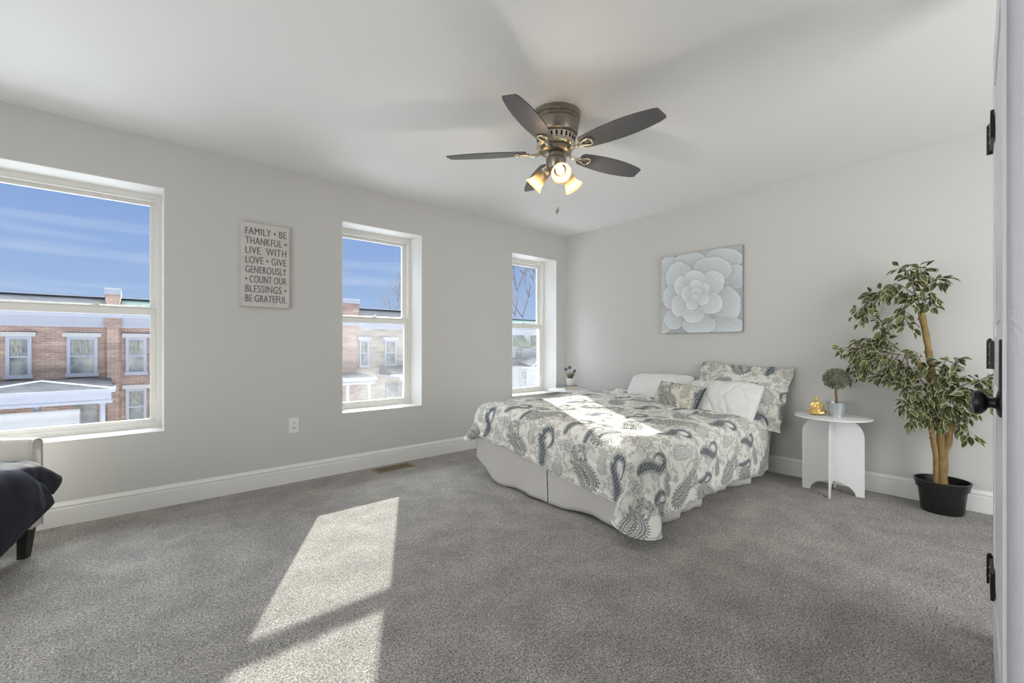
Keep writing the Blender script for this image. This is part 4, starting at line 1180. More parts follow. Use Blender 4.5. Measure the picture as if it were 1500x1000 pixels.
def alliums():
    c = Vector((3.875, 3.42, .6117))
    t = empty('potted_flowers', c)
    tag(t, 'little white pot of grass with three blue-grey pompom flowers on two books', 'potted plant')
    m = MB(); m.lathe([(0, 0), (.036, 0), (.040, .01), (.049, .078), (.049, .084), (.044, .084), (.042, .072), (0, .07)], 32)
    m.build('pot', mat('white_ceramic', (.78, .77, .74), .3, bump=(20, .03, .002)), t, angle=40)
    m = MB(); m.lathe([(0, .07), (.043, .071), (.02, .076), (0, .077)], 20, cap=False); m.build('soil', M_soil, t)
    rng = random.Random(8)
    m = MB()
    for i in range(90):
        a = rng.uniform(0, 2 * PI); r0 = rng.uniform(0, .03); l = rng.uniform(.05, .12)
        p = Vector((r0 * math.cos(a), r0 * math.sin(a), .074)); d = Vector((math.cos(a) * .35, math.sin(a) * .35, 1)).normalized()
        s = d.cross(Vector((rng.uniform(-1, 1), rng.uniform(-1, 1), 0.1))).normalized() * .0018
        m.poly([p - s, p + s, p + d * l * .6 + s * .7 + Vector((0, 0, 0)), p + d * l + Vector((math.cos(a), math.sin(a), -.4)) * .012, p + d * l * .6 - s * .7])
    m.build('grass', mat('grass_blade', (.13, .16, .05), .7, bump=(30, .1, .001)), t)
    for (dx, dy, z) in ((-.012, .062, .185), (.006, .018, .205), (-.012, -.070, .170)):
        m = MB(); m.tube([(0, 0, .07), (dx * .4, dy * .4, z * .65), (dx, dy, z)], .0014, 6)
        st = m.build('flower_stem', mat('flower_stem_green', (.16, .20, .09), .7, bump=(30, .1, .001)), t)
        m = MB(); m.sphere((dx, dy, z), .013, 14); leafblob(m, (dx, dy, z), .018, 260, .007, .0018, rng)
        m.build('flower_head', [mat('allium_petal', (.14, .17, .20), .8, bump=(80, .3, .002)), mat('allium_petal_light', (.30, .33, .36), .8, bump=(80, .3, .002))], st)
alliums()

# ------------------------------------------------------------------ ceiling fan with three lamps
M_brass = mat('antique_pewter', (.30, .27, .225), .30, metal=.95, bump=(30, .05, .002), var=(10, (.24, .215, .18)))
M_silver = mat('brushed_nickel_highlights', (.62, .57, .48), .24, metal=.95, bump=(60, .05, .002))
M_blade = mat('dark_grey_blade', (.085, .085, .092), .42, spec=.5, bump=(12, .05, .003), var=(3.0, (.085, .082, .085), (1, 12, 1)))
M_slot = mat('dark_vent_slot', (.01, .01, .01), .8, bump=(50, .05, .001))
def frosted():
    m = D.materials.new('frosted_amber_glass')
    m.use_nodes = True
    t = m.node_tree
    t.nodes.clear()
    o = t.nodes.new('ShaderNodeOutputMaterial')
    tl = t.nodes.new('ShaderNodeBsdfTranslucent'); tl.inputs[0].default_value = (.26, .18, .09, 1)
    df = t.nodes.new('ShaderNodeBsdfDiffuse'); df.inputs[0].default_value = (.20, .155, .09, 1)
    tr = t.nodes.new('ShaderNodeBsdfTransparent'); tr.inputs[0].default_value = (1, .93, .8, 1)
    gl = t.nodes.new('ShaderNodeBsdfGlossy'); gl.inputs['Roughness'].default_value = .25
    a = t.nodes.new('ShaderNodeMixShader'); a.inputs[0].default_value = .35
    b2 = t.nodes.new('ShaderNodeMixShader'); b2.inputs[0].default_value = .30
    c = t.nodes.new('ShaderNodeMixShader'); c.inputs[0].default_value = .05
    n = t.nodes.new('ShaderNodeTexNoise'); n.inputs['Scale'].default_value = 14
    bp = t.nodes.new('ShaderNodeBump'); bp.inputs['Strength'].default_value = .2; bp.inputs['Distance'].default_value = .003
    t.links.new(n.outputs[0], bp.inputs['Height'])
    t.links.new(bp.outputs[0], df.inputs['Normal']); t.links.new(bp.outputs[0], gl.inputs['Normal'])
    t.links.new(tl.outputs[0], a.inputs[1]); t.links.new(df.outputs[0], a.inputs[2])
    t.links.new(a.outputs[0], b2.inputs[1]); t.links.new(tr.outputs[0], b2.inputs[2])
    t.links.new(b2.outputs[0], c.inputs[1]); t.links.new(gl.outputs[0], c.inputs[2])
    t.links.new(c.outputs[0], o.inputs[0])
    return m
M_frost = frosted()
M_bulb = mat('lit_bulb', (1, .95, .85), .4, bump=(10, .01, .001))
_p = M_bulb.node_tree.nodes['Principled BSDF']
_p.inputs['Emission Color'].default_value = (1, .86, .62, 1)
_p.inputs['Emission Strength'].default_value = 3.0

def ceiling_fan():
    t = empty('ceiling_fan', (1.911, 1.80, H))
    tag(t, 'flush ceiling fan with five dark grey blades and three lit bell shades', 'ceiling fan')
    m = MB()
    m.lathe([(0, 0), (.138, 0), (.143, -.004), (.143, -.030), (.136, -.034), (.136, -.040), (.141, -.044), (.141, -.052), (.135, -.058), (.130, -.110), (.125, -.125), (.112, -.134), (0, -.134)], 56)
    m.build('motor_housing', M_brass, t, angle=35)
    m = MB()
    m.lathe([(.108, -.134), (.113, -.138), (.108, -.172), (.115, -.178), (.117, -.192), (.100, -.200), (0, -.200)], 56, cap=False)
    vr = m.build('vent_ring', M_silver, t, angle=35)
    m = MB()
    for k in range(24):
        a = k * 2 * PI / 24
        m.box((-.0015, -.0055, -.013), (.0015, .0055, .013), .001, Matrix.Rotation(a, 4, 'Z') @ Matrix.Translation((.1115, 0, -.155)))
    m.build('vent_slots', M_slot, vr)
    m = MB()
    m.lathe([(0, -.200), (.088, -.200), (.094, -.206), (.094, -.222), (.080, -.230), (.046, -.234), (.044, -.258), (.052, -.264), (0, -.264)], 48)
    m.build('rotor', M_brass, t, angle=35)
    m = MB()
    m.lathe([(0, -.258), (.055, -.258), (.060, -.266), (.058, -.300), (.048, -.320), (.026, -.330), (.020, -.336), (0, -.345)], 40)
    m.build('light_kit_body', M_brass, t, angle=35)
    # blades
    outl = []
    prof = [(.175, .040), (.19, .050), (.24, .058), (.32, .067), (.40, .071), (.48, .070), (.56, .062), (.62, .052)]
    for r, h_ in prof: outl.append((r, -h_))
    outl += [(.640, -.046), (.648, -.040), (.660, .030), (.655, .040), (.640, .046)]
    for r, h_ in reversed(prof): outl.append((r, h_))
    z0 = -.222
    for k in range(5):
        a = math.radians(60.3 + 72 * k)
        R = Matrix.Rotation(a, 4, 'Z') @ Matrix.Translation((0, 0, z0)) @ Matrix.Rotation(math.radians(-12), 4, 'X')
        m = MB(); m.prism(outl, -.003, .003, R)
        bmesh.ops.bevel(m.bm, geom=[e_ for e_ in m.bm.edges if len(e_.link_faces) == 2 and abs(e_.calc_face_angle(0)) > .6 and e_.calc_length() > .008], offset=.0015, segments=1, affect='EDGES')
        m.build('blade', M_blade, t)
        m = MB()
        # arm: stalk from the rotor that opens into a rounded triangular loop under the blade
        Rb = R
        def T(x, y, z): return Rb @ Vector((x, y, z))
        m.tube([T(.085, 0, .004), T(.115, 0, -.010), (T(.145, 0, -.014)), T(.165, 0, -.010)], [.012, .010, .009, .009], 10)
        loop = []
        for (x, y) in ((.158, -.004), (.185, -.014), (.215, -.026), (.236, -.026), (.246, -.013), (.247, 0), (.246, .013), (.236, .026), (.215, .026), (.185, .014), (.158, .004)):
            loop.append(T(x, y, -.008))
        m.tube(loop, .0065, 8, closed=True)
        m.tube([T(.19, 0, -.009), T(.238, 0, -.009)], [.002, .002], 6)
        for (x, y) in ((.222, .020), (.222, -.020), (.188, 0)):
            m.sphere(T(x, y, -.012), .005, 8)
        m.build('blade_arm', M_silver, t, sm=True)
    # lamps
    for a_deg in (235, 115, 355):
        a = math.radians(a_deg)
        out_ = Vector((math.cos(a), math.sin(a), 0))
        ax_ = (out_ * .74 + Vector((0, 0, -.67))).normalized()
        p0 = out_ * .052 + Vector((0, 0, -.318))
        R = ax_.to_track_quat('Z', 'Y').to_matrix().to_4x4()
        Mx = Matrix.Translation(p0) @ R
        m = MB()
        m.tube([out_ * .03 + Vector((0, 0, -.295)), out_ * .045 + Vector((0, 0, -.305)), p0 + ax_ * .01], [.010, .009, .012], 10)
        m.lathe([(0, 0), (.018, 0), (.022, .006), (.022, .026), (.027, .030), (.027, .036), (0, .036)], 24, Mx)
        sk = m.build('lamp_holder', M_silver, t, angle=35)
        m = MB()
        m.lathe([(.024, .030), (.030, .036), (.036, .052), (.0385, .075), (.041, .092), (.049, .112), (.060, .128), (.0585, .129), (.047, .113), (.039, .093), (.0365, .075), (.034, .053), (.028, .038), (.023, .032)], 40, Mx, cap=False)
        m.build('glass_shade', M_frost, t, sm=True)
        m = MB()
        m.lathe([(0, .036), (.011, .038), (.012, .050), (.020, .064), (.0245, .080), (.023, .094), (.014, .104), (0, .107)], 20, Mx, cap=False)
        m.build('bulb', M_bulb, t, sm=True)
        l = D.lights.new('bulb_light', 'POINT')
        l.energy = 6
        l.color = (1, .91, .80)
        l.shadow_soft_size = .022
        lo = D.objects.new('bulb_light', l)
        link(lo, t)
        lo.location = Mx @ Vector((0, 0, .122))
    for (x, y, ln) in ((.018, .012, .225), (-.012, -.028, .228)):
        # local offsets in the ceiling plane
        m = MB()
        z = -.325
        m.tube([(x, y, z), (x, y, z - ln)], .0009, 6)
        for k in range(int(ln / .008)): m.sphere((x, y, z - k * .008), .0015, 6)
        ch = m.build('pull_chain', M_silver, t)
        m = MB(); m.lathe([(0, -.002), (.003, -.003), (.0045, -.008), (.0045, -.030), (.003, -.033), (0, -.033)], 14, Matrix.Translation((x, y, z - ln)))
        m.build('chain_pull', M_brass, ch, sm=True)
ceiling_fan()

# ------------------------------------------------------------------ word sign on the window wall
def wall_sign():
    x0, x1, z0, z1 = .615, .937, 1.362, 1.979
    t = empty('wall_sign', ((x0 + x1) / 2, YW, (z0 + z1) / 2))
    tag(t, 'tall white canvas sign with grey stencilled words between the two left windows', 'sign')
    w2, h2 = (x1 - x0) / 2, (z1 - z0) / 2
    m = MB(); m.box((-w2, -.035, -h2), (w2, -.001, h2), .003)
    m.build('canvas', mat('sign_canvas', (.60, .575, .55), .85, bump=(220, .2, .002), var=(9, (.66, .635, .61))), t)
    lines = ['FAMILY \u2022 BE', 'THANKFUL \u2022', 'LIVE  WITH', 'LOVE \u2022 GIVE', 'GENEROUSLY', '\u2022 COUNT OUR', 'BLESSINGS \u2022', 'BE GRATEFUL']
    mt = mat('faded_stencil_ink', (.145, .135, .13), .85, bump=(220, .2, .002), var=(45, (.24, .225, .22)))
    dg = bpy.context.evaluated_depsgraph_get()
    lh = (2 * h2 - .05) / 8
    xa, xb = -w2 + .026, w2 - .022
    for k, s in enumerate(lines):
        cu = D.curves.new('letters', 'FONT')
        cu.body = s
        cu.size = 1.0
        cu.offset = 0.0
        cu.extrude = .01
        cu.space_character = 1.08
        tmp = D.objects.new('letters', cu)
        S.collection.objects.link(tmp)
        bpy.context.view_layer.update()
        me = D.meshes.new_from_object(tmp.evaluated_get(bpy.context.evaluated_depsgraph_get()))
        D.objects.remove(tmp)
        vx = [v.co.x for v in me.vertices]; vy = [v.co.y for v in me.vertices]
        a, b_, c, d = min(vx), max(vx), min(vy), max(vy)
        sx = (xb - xa) / (b_ - a)
        zt = h2 - .025 - lh * k
        hh = lh * .74
        for v in me.vertices:
            x = xa + (v.co.x - a) * sx
            z = zt - lh * .87 + (v.co.y - c) / (d - c) * hh
            v.co = (x, -.0355 + (-.0006 if v.co.z > 0 else .0005), z)
        # heavier strokes: the same glyphs laid again a hair to each side
        bm = bmesh.new(); bm.from_mesh(me)
        for q, sh in enumerate((-.0011, .0011)):
            g = bmesh.ops.duplicate(bm, geom=list(bm.verts)[:len(me.vertices)] + list(bm.edges)[:len(me.edges)] + list(bm.faces)[:len(me.polygons)])
            for v in g['geom']:
                if isinstance(v, bmesh.types.BMVert): v.co += Vector((sh, -.00015 * (q + 1), 0))
            bm.verts.ensure_lookup_table(); bm.edges.ensure_lookup_table(); bm.faces.ensure_lookup_table()
        bm.to_mesh(me); bm.free()
        me.materials.append(mt)
        o = D.objects.new('lettering', me)
        link(o, t)
wall_sign()

# ------------------------------------------------------------------ flower picture on the right wall
def flower_picture():
    y0, y1, z0, z1 = 1.607, 2.392, 1.197, 1.968
    t = empty('wall_art', (XB, (y0 + y1) / 2, (z0 + z1) / 2))
    tag(t, 'square canvas painting of one pale blue-grey rosette flower on the right wall', 'picture')
    w2, h2 = (y1 - y0) / 2, (z1 - z0) / 2
    m = MB(); m.box((-.036, -w2, -h2), (-.001, w2, h2), .002)
    m.build('canvas_frame', mat('canvas_side', (.30, .31, .32), .8, bump=(160, .2, .002)), t)
    n = 300
    u, v = np.meshgrid((np.arange(n) + .5) / n, (np.arange(n) + .5) / n)     # u right, v down
    X = 75 + 780 * u
    top = 190 - 120 * u
    Y = top + (915 - top) * v
    img = np.full((n, n), .50) + .03 * fbm((u, v), 8, 3)
    pet = [(170, 290, 120, 120), (380, 220, 160, 90), (690, 200, 170, 100), (790, 380, 110, 120), (90, 480, 90, 130), (580, 310, 180, 130), (270, 380, 150, 150), (90, 800, 110, 120), (170, 570, 80, 110), (720, 660, 120, 190), (700, 850, 180, 80), (210, 780, 110, 100), (460, 830, 160, 100), (590, 430, 110, 115), (420, 400, 105, 90), (295, 465, 82, 100), (265, 650, 85, 105), (570, 630, 112, 110), (410, 740, 105, 80), (435, 470, 68, 68), (520, 490, 45, 55), (345, 540, 62, 75), (495, 590, 66, 60), (395, 635, 62, 58), (430, 525, 48, 48), (470, 528, 26, 34), (420, 578, 38, 32), (425, 508, 26, 28)]
    for i, (cx, cy, rx, ry) in enumerate(pet):
        wob = 1 + .045 * fbm((X / 900, Y / 900), 14, 40 + i, 2)
        d = np.hypot((X - cx) / rx, (Y - cy) / ry) * wob
        ox, oy = cx - 440, cy - 545
        l = math.hypot(ox, oy) + 1e-3
        ox, oy = ox / l, oy / l
        s = ((X - cx) * ox / rx + (Y - cy) * oy / ry)
        if i >= 24: s = (Y - cy) / ry * -.6
        sh = (d > 1) & (d < 1.16)
        img[sh] *= .90 + .10 * ((d[sh] - 1) / .16)
        base = .50 + min(i, 20) * .006
        val = base + .17 * np.clip((s + .6) / 1.4, 0, 1) + .05 * np.exp(-((d - .93) / .06) ** 2) * (s > -.3)
        val = val + .018 * fbm((X / 900, Y / 900), 30, 7, 2)
        k = d <= 1
        img[k] = val[k]
    img = np.clip(img, 0, 1)
    col = np.stack([img * .93, img * .99, img * 1.02, np.ones_like(img)], -1)
    P = np.stack([np.full((n, n), -.0368), w2 * (1 - 2 * u), h2 * (1 - 2 * v)], -1)
    # brushed relief of the paint
    P[..., 0] -= .0022 * (img - .4)
    grid_mesh('painted_face', P, attr_mat('acrylic_paint', 'print', .6, bump=(180, .15, .002)), t, colour=col)
flower_picture()

# ------------------------------------------------------------------ outlet and floor register
def outlet():
    t = empty('wall_outlet', (.979, YW, .446))
    tag(t, 'white double wall outlet under the word sign', 'outlet')
    m = MB(); m.box((-.037, -.006, -.059), (.037, 0, .059), .002)
    m.build('cover_plate', mat('outlet_plastic', (.82, .82, .82), .3, bump=(30, .02, .001)), t)
    mw = mat('outlet_face_plastic', (.74, .74, .74), .35, bump=(30, .02, .001))
    for z in (-.020, .020):
        m = MB(); m.prism([(.0165 * math.cos(a) * (1 if abs(math.cos(a)) < .9 else 1), .0145 * math.sin(a)) for a in np.linspace(0, 2 * PI, 24, endpoint=False)], .005, .0078, Matrix.Translation((0, 0, z)) @ Matrix.Rotation(PI / 2, 4, 'X'))
        s = m.build('socket', mw, t)
        m = MB()
        m.box((-.0075, -.0082, z - .002), (-.0055, -.0075, z + .007)); m.box((.0055, -.0082, z - .002), (.0075, -.0075, z + .006)); m.box((-.002, -.0082, z - .010), (.002, -.0075, z - .006))
        m.build('socket_slots', M_slot, s)
outlet()
def register():
    c = Vector((1.75, 3.592, 0))
    t = empty('floor_vent', c)
    tag(t, 'brown metal floor vent set in the carpet below the middle window', 'vent')
    mb = mat('bronze_vent_metal', (.30, .23, .14), .45, metal=.3, bump=(60, .1, .001))
    m = MB()
    w_, d_ = .155, .055
    m.box((-w_ - .018, -d_ - .018, .0), (w_ + .018, -d_, .006), .002); m.box((-w_ - .018, d_, .0), (w_ + .018, d_ + .018, .006), .002)
    m.box((-w_ - .018, -d_, .0), (-w_, d_, .006), .002); m.box((w_, -d_, .0), (w_ + .018, d_, .006), .002)
    m.build('vent_frame', mb, t)
    m = MB(); m.box((-w_, -d_, .0005), (w_, d_, .001)); m.build('duct_opening', M_slot, t)
    m = MB()
    for k in range(13):
        x = -w_ + (k + .5) * 2 * w_ / 13
        m.box((x - .003, -d_, .001), (x + .003, d_, .0045))
    for y in (-.018, .018): m.box((-w_, y - .0025, .001), (w_, y + .0025, .005))
    m.build('louvres', mb, t)
register()

# ------------------------------------------------------------------ armchair with dark throw
M_linen = mat('cream_linen', (.66, .635, .585), .85, spec=.25, bump=(300, .2, .002))
def armchair():
    t = empty('armchair', (-.335, 3.295, 0), math.radians(61))
    tag(t, 'cream upholstered armchair with nailhead trim, mostly cut off at the left edge', 'armchair')
    W_, Dp = .72, .66
    def up(name, a, c, bev, mt=M_linen, seg=4):
        m = MB()
        r = bmesh.ops.create_cube(m.bm, size=1)
        for v in r['verts']: v.co = Vector([(a[i] + c[i]) / 2 + v.co[i] * (c[i] - a[i]) for i in range(3)])
        bmesh.ops.bevel(m.bm, geom=list(m.bm.edges), offset=bev, segments=seg, affect='EDGES', profile=.5)
        return m.build(name, mt, t, angle=50)
    up('seat_base', (-W_ + .07, .012, .15), (-.07, Dp - .05, .33), .010)
    up('seat_cushion', (-W_ + .075, -.012, .33), (-.075, Dp - .12, .45), .035)
    for x in (-W_, -.075):
        arm = up('armrest', (x, 0, .15), (x + .075, Dp - .02, .605), .018)
        # welt round the arm front
        m = MB()
        pts = [(x + .006, -.001, .155), (x + .006, -.001, .575)]
        for k in range(1, 8):
            a = PI - k / 8 * PI
            pts.append((x + .0375 + .0315 * math.cos(a), -.001, .575 + .027 * math.sin(a)))
        pts += [(x + .069, -.001, .575), (x + .069, -.001, .155)]
        m.tube(pts, .0042, 8)
        m.build('piping', M_linen, arm, sm=True)
    up('backrest', (-W_, Dp - .13, .15), (0, Dp, .86), .045)
    m = MB()
    mn = mat('nailhead_brass', (.42, .36, .28), .3, metal=.9, bump=(50, .05, .001))
    m = MB()
    k = -.085
    while k > -W_ + .08:
        m.sphere((k, .011, .162), .0062, 10, (1, .6, 1)); k -= .026
    m.build('front_nailheads', mn, t)
    m = MB()
    k = .02
    while k < Dp - .03:
        m.sphere((.0005, k, .162), .0062, 10, (.6, 1, 1)); k += .026
    m.build('side_nailheads', mn, t)
    for (x, y, sx, sy) in ((-.035, .045, .0, .012), (-W_ + .035, .045, 0, .012), (-.04, Dp - .04, 0, .04), (-W_ + .04, Dp - .04, 0, .04)):
        m = MB()
        a = [(-.024, -.024), (.024, -.024), (.024, .024), (-.024, .024)]
        bt = [m.bm.verts.new((x + sx + p * .72, y + sy + q * .72, 0)) for p, q in a]
        tp = [m.bm.verts.new((x + p, y + q, .152)) for p, q in a]
        m.bm.faces.new(bt[::-1]); m.bm.faces.new(tp)
        for q in range(4): m.bm.faces.new((bt[q], bt[(q + 1) % 4], tp[(q + 1) % 4], tp[q]))
        m.build('leg', mat('black_wood', (.012, .011, .010), .35, bump=(40, .1, .001)), t)
    return t
armchair()

def throw():
    O = Vector((-.335, 3.295, 0)); R = Matrix.Rotation(math.radians(61), 4, 'Z')
    mt = mat('navy_velvet', (.010, .012, .022), .75, bump=(60, .35, .006), Sheen_Weight=.10, Sheen_Roughness=.35)
    mt.node_tree.nodes['Principled BSDF'].inputs['Sheen Tint'].default_value = (.45, .5, .65, 1)
    def curve(pts, n):
        pts = [np.array(p, float) for p in pts]
        pts = [2 * pts[0] - pts[1]] + pts + [2 * pts[-1] - pts[-2]]
        out_ = []
        for s in np.linspace(0, len(pts) - 3 - 1e-6, n):
            i = int(s); f = s - i
            p0, p1, p2, p3 = pts[i:i + 4]
            out_.append(.5 * ((2 * p1) + (-p0 + p2) * f + (2 * p0 - 5 * p1 + 4 * p2 - p3) * f * f + (-p0 + 3 * p1 - 3 * p2 + p3) * f ** 3))
        return np.array(out_)
    def patch(rows, n=70, m=40, seed=1, amp=.012):
        C_ = [curve(r, n) for r in rows]
        P = np.zeros((m, n, 3))
        for i in range(n): P[:, i] = curve([c[i] for c in C_], m)
        U, V = np.meshgrid(np.linspace(0, 1, n), np.linspace(0, 1, m))
        nr = normals(P)
        return P + nr * (amp * fbm((U * 1.2, V * .6), 3.4, seed, 3) * np.minimum(1, 8 * np.minimum(np.minimum(U, 1 - U), np.minimum(V, 1 - V)) + .2))[..., None]
    # rows run from far (other arm) to the window-side tip; first row lies back on the seat, last row is the hem
    A = patch([[(-.62, .26, .475), (-.35, .22, .475), (-.16, .16, .478), (-.085, .09, .470)],
               [(-.62, .10, .515), (-.36, .08, .520), (-.15, .035, .500), (-.035, -.02, .425)],
               [(-.62, -.03, .500), (-.36, -.035, .505), (-.14, -.050, .465), (-.004, -.075, .385)],
               [(-.62, -.06, .400), (-.36, -.060, .400), (-.16, -.068, .350), (-.060, -.080, .320)]], seed=3)
    B_ = patch([[(-.64, .12, .505), (-.45, .08, .515), (-.30, .03, .510), (-.20, -.01, .485)],
                [(-.64, -.07, .505), (-.45, -.085, .500), (-.27, -.095, .470), (-.150, -.100, .390)],
                [(-.64, -.13, .350), (-.45, -.130, .340), (-.26, -.125, .330), (-.105, -.110, .302)],
                [(-.64, -.11, .060), (-.45, -.110, .130), (-.27, -.112, .215), (-.112, -.108, .285)]], seed=8)
    t = empty('throw_blanket', (-.335, 3.295, 0), math.radians(61))
    tag(t, 'dark navy velvet throw folded over the seat of the cream armchair', 'blanket')
    for nm, P in (('blanket_fold', A), ('blanket_fold', B_)):
        o = grid_mesh(nm, P, mt, t)
        md = o.modifiers.new('thickness', 'SOLIDIFY'); md.thickness = .016; md.offset = 0
        md = o.modifiers.new('round', 'BEVEL'); md.width = .006; md.segments = 3; md.limit_method = 'ANGLE'; md.angle_limit = 1.0
throw()

# ------------------------------------------------------------------ variegated ficus
def ficus():
    c = Vector((3.975, .325, 0))
    t = empty('potted_ficus', c)
    tag(t, 'tall variegated ficus tree in a black plastic pot by the open door', 'potted plant')
    m = MB()
    m.lathe([(0, .0), (.100, 0), (.103, .004), (.118, .150), (.128, .152), (.136, .196), (.139, .198), (.139, .204), (.130, .204), (.126, .16), (0, .158)], 48)
    m.build('pot', mat('black_plastic', (.012, .012, .013), .35, bump=(30, .05, .002)), t, angle=35)
    m = MB(); m.lathe([(0, .158), (.126, .160), (.07, .168), (0, .170)], 30, cap=False)
    m.build('soil', M_soil, t)
    mw = mat('ficus_bark', (.30, .20, .07), .75, bump=(35, .6, .006), var=(22, (.20, .135, .05)))
    rng = random.Random(12)
    def L_(pts):      # (world X, Y, Z) -> local
        return [Vector(p) - c for p in pts]
    trunks = [
        ([(3.965, .323, .14), (3.965, .320, .35), (3.97, .332, .56), (3.965, .355, .76), (3.965, .378, .95), (3.96, .398, 1.13), (3.96, .424, 1.305)], [.026, .025, .024, .021, .019, .017, .019]),
        ([(3.955, .352, .15), (3.955, .350, .34), (3.94, .368, .50), (3.945, .385, .62)], [.016, .015, .015, .013]),
        ([(3.965, .318, .36), (3.955, .290, .46), (3.95, .283, .58), (3.945, .287, .66)], [.017, .016, .014, .010]),
        ([(3.965, .37, .82), (3.94, .420, .92), (3.93, .455, .985), (3.93, .50, 1.02)], [.016, .015, .012, .007]),
    ]
    for pts, rr in trunks:
        P = L_(pts)
        # densify with slight knots
        Q, R_ = [], []
        for i in range(len(P) - 1):
            for k in range(8):
                f = k / 8
                Q.append(P[i].lerp(P[i + 1], f)); R_.append((rr[i] * (1 - f) + rr[i + 1] * f) * (1 + .07 * math.sin(i * 9 + k * 1.3) + rng.uniform(-.03, .03)))
        Q.append(P[-1]); R_.append(rr[-1])
        # smooth
        for _ in range(3): Q = [Q[0]] + [(Q[i - 1] + Q[i] * 2 + Q[i + 1]) / 4 for i in range(1, len(Q) - 1)] + [Q[-1]]
        m = MB()
        m.tube(Q, R_, 14)
        for q in range(len(Q) // 7):   # pruned knots
            i = rng.randrange(3, len(Q) - 1)
            a = rng.uniform(0, 6.28)
            d = Vector((math.cos(a) * .6, math.sin(a), .5)).normalized()
            m.tube([Q[i], Q[i] + d * (R_[i] + .010)], [R_[i] * .62, R_[i] * .30], 8)
        m.build('trunk', mw, t, sm=True)
    # twigs: (world Y, Z) polylines with depth offsets
    TW_ = [
        [(.424, 1.30), (.45, 1.42), (.49, 1.55), (.525, 1.60)], [(.424, 1.30), (.46, 1.39), (.56, 1.44), (.67, 1.40), (.75, 1.30)],
        [(.424, 1.30), (.40, 1.44), (.35, 1.50), (.30, 1.49)], [(.44, 1.38), (.52, 1.32), (.60, 1.20), (.63, 1.15)],
        [(.56, 1.44), (.68, 1.36), (.72, 1.24)], [(.49, 1.42), (.51, 1.28), (.48, 1.20)], [(.45, 1.45), (.40, 1.55), (.46, 1.60)],
        [(.46, 1.42), (.54, 1.50), (.60, 1.46)], [(.424, 1.32), (.38, 1.40), (.37, 1.33)], [(.50, 1.46), (.44, 1.52), (.38, 1.56)], [(.56, 1.44), (.64, 1.45), (.71, 1.42)],
        [(.50, 1.02), (.60, 1.09), (.71, 1.08), (.82, 1.00)], [(.52, 1.01), (.63, 1.03), (.73, .94), (.78, .85)], [(.53, 1.02), (.58, .93), (.64, .84)],
        [(.50, 1.01), (.53, .90), (.51, .79)], [(.58, 1.07), (.67, 1.12), (.77, 1.10)], [(.55, 1.04), (.64, .97), (.70, .89)], [(.54, 1.05), (.60, 1.13), (.61, 1.22), (.68, 1.28)],
        [(.60, 1.06), (.70, 1.02), (.79, .94)], [(.50, 1.01), (.48, .92), (.50, .84)], [(.62, 1.05), (.68, .98), (.72, .92)], [(.56, 1.05), (.57, .96), (.56, .86)], [(.64, 1.08), (.74, 1.05), (.84, 1.04)],
        [(.36, .80), (.33, .87), (.27, .93), (.25, .99)], [(.37, .80), (.41, .95), (.43, 1.03)], [(.345, .74), (.24, .82), (.14, .87), (.10, .90)],
        [(.345, .74), (.26, .70), (.22, .62), (.20, .50)], [(.345, .74), (.44, .72), (.50, .70), (.47, .65)], [(.36, .70), (.42, .62), (.47, .555)],
        [(.34, .75), (.28, .78), (.17, .79), (.12, .72)], [(.36, .80), (.42, .78), (.50, .80)], [(.33, .70), (.29, .63), (.24, .56)], [(.36, .73), (.36, .62), (.39, .57)],
        [(.35, .76), (.30, .84), (.22, .88)], [(.37, .78), (.43, .85), (.46, .93)], [(.34, .74), (.27, .74), (.20, .68)], [(.345, .72), (.31, .66), (.33, .58)], [(.36, .72), (.43, .68), (.44, .58)], [(.35, .76), (.29, .90), (.31, .97)],
        [(.36, .78), (.33, .70), (.27, .65)], [(.34, .74), (.18, .78), (.07, .84)], [(.36, .75), (.40, .72), (.45, .76)], [(.34, .75), (.25, .76), (.13, .80)],
    ]
    tw = MB(); lf = MB(); wr_ = mat('twig', (.13, .09, .05), .8, bump=(60, .3, .002))
    def leaf(p, d, ln, roll):
        d = d.normalized()
        side = d.cross(Vector((0, 0, 1)))
        if side.length < .1: side = Vector((0, 1, 0))
        side.normalize()
        side = Matrix.Rotation(roll, 3, d) @ side
        nrm = side.cross(d)
        wd = ln * .24
        stn = [(0, 0), (.12, .45), (.30, .92), (.48, 1.0), (.68, .78), (.86, .36), (1.0, 0)]
        def pt(f, w_): return p + d * (ln * f) + side * w_ - nrm * (ln * .25 * f * f) + nrm * abs(w_) * .35
        for sgn in (1, -1):
            mid = [pt(f, 0) for f, _ in stn]
            inn = [pt(.06 + f * .86, sgn * wd * q * .84) for f, q in stn]
            ou = [pt(f, sgn * wd * q) for f, q in stn]
            for k in range(len(stn) - 1):
                lf.mi = 0
                lf.poly([mid[k], mid[k + 1], inn[k + 1], inn[k]])
                lf.mi = 1
                lf.poly([inn[k], inn[k + 1], ou[k + 1], ou[k]])
    for ti, P in enumerate(TW_):
        x = 3.95
        dx = rng.uniform(-.16, .05)
        n = len(P)
        pts = []
        for i, (y, z) in enumerate(P):
            f = i / (n - 1)
            pts.append(Vector((x + dx * f, y, z)) - c)
        Q = []
        for i in range(n - 1):
            for k in range(6):
                Q.append(pts[i].lerp(pts[i + 1], k / 6))
        Q.append(pts[-1])
        for _ in range(4): Q = [Q[0]] + [(Q[i - 1] + Q[i] * 2 + Q[i + 1]) / 4 for i in range(1, len(Q) - 1)] + [Q[-1]]
        tw.tube(Q, [.0032 * (1 - .6 * i / len(Q)) for i in range(len(Q))], 6)
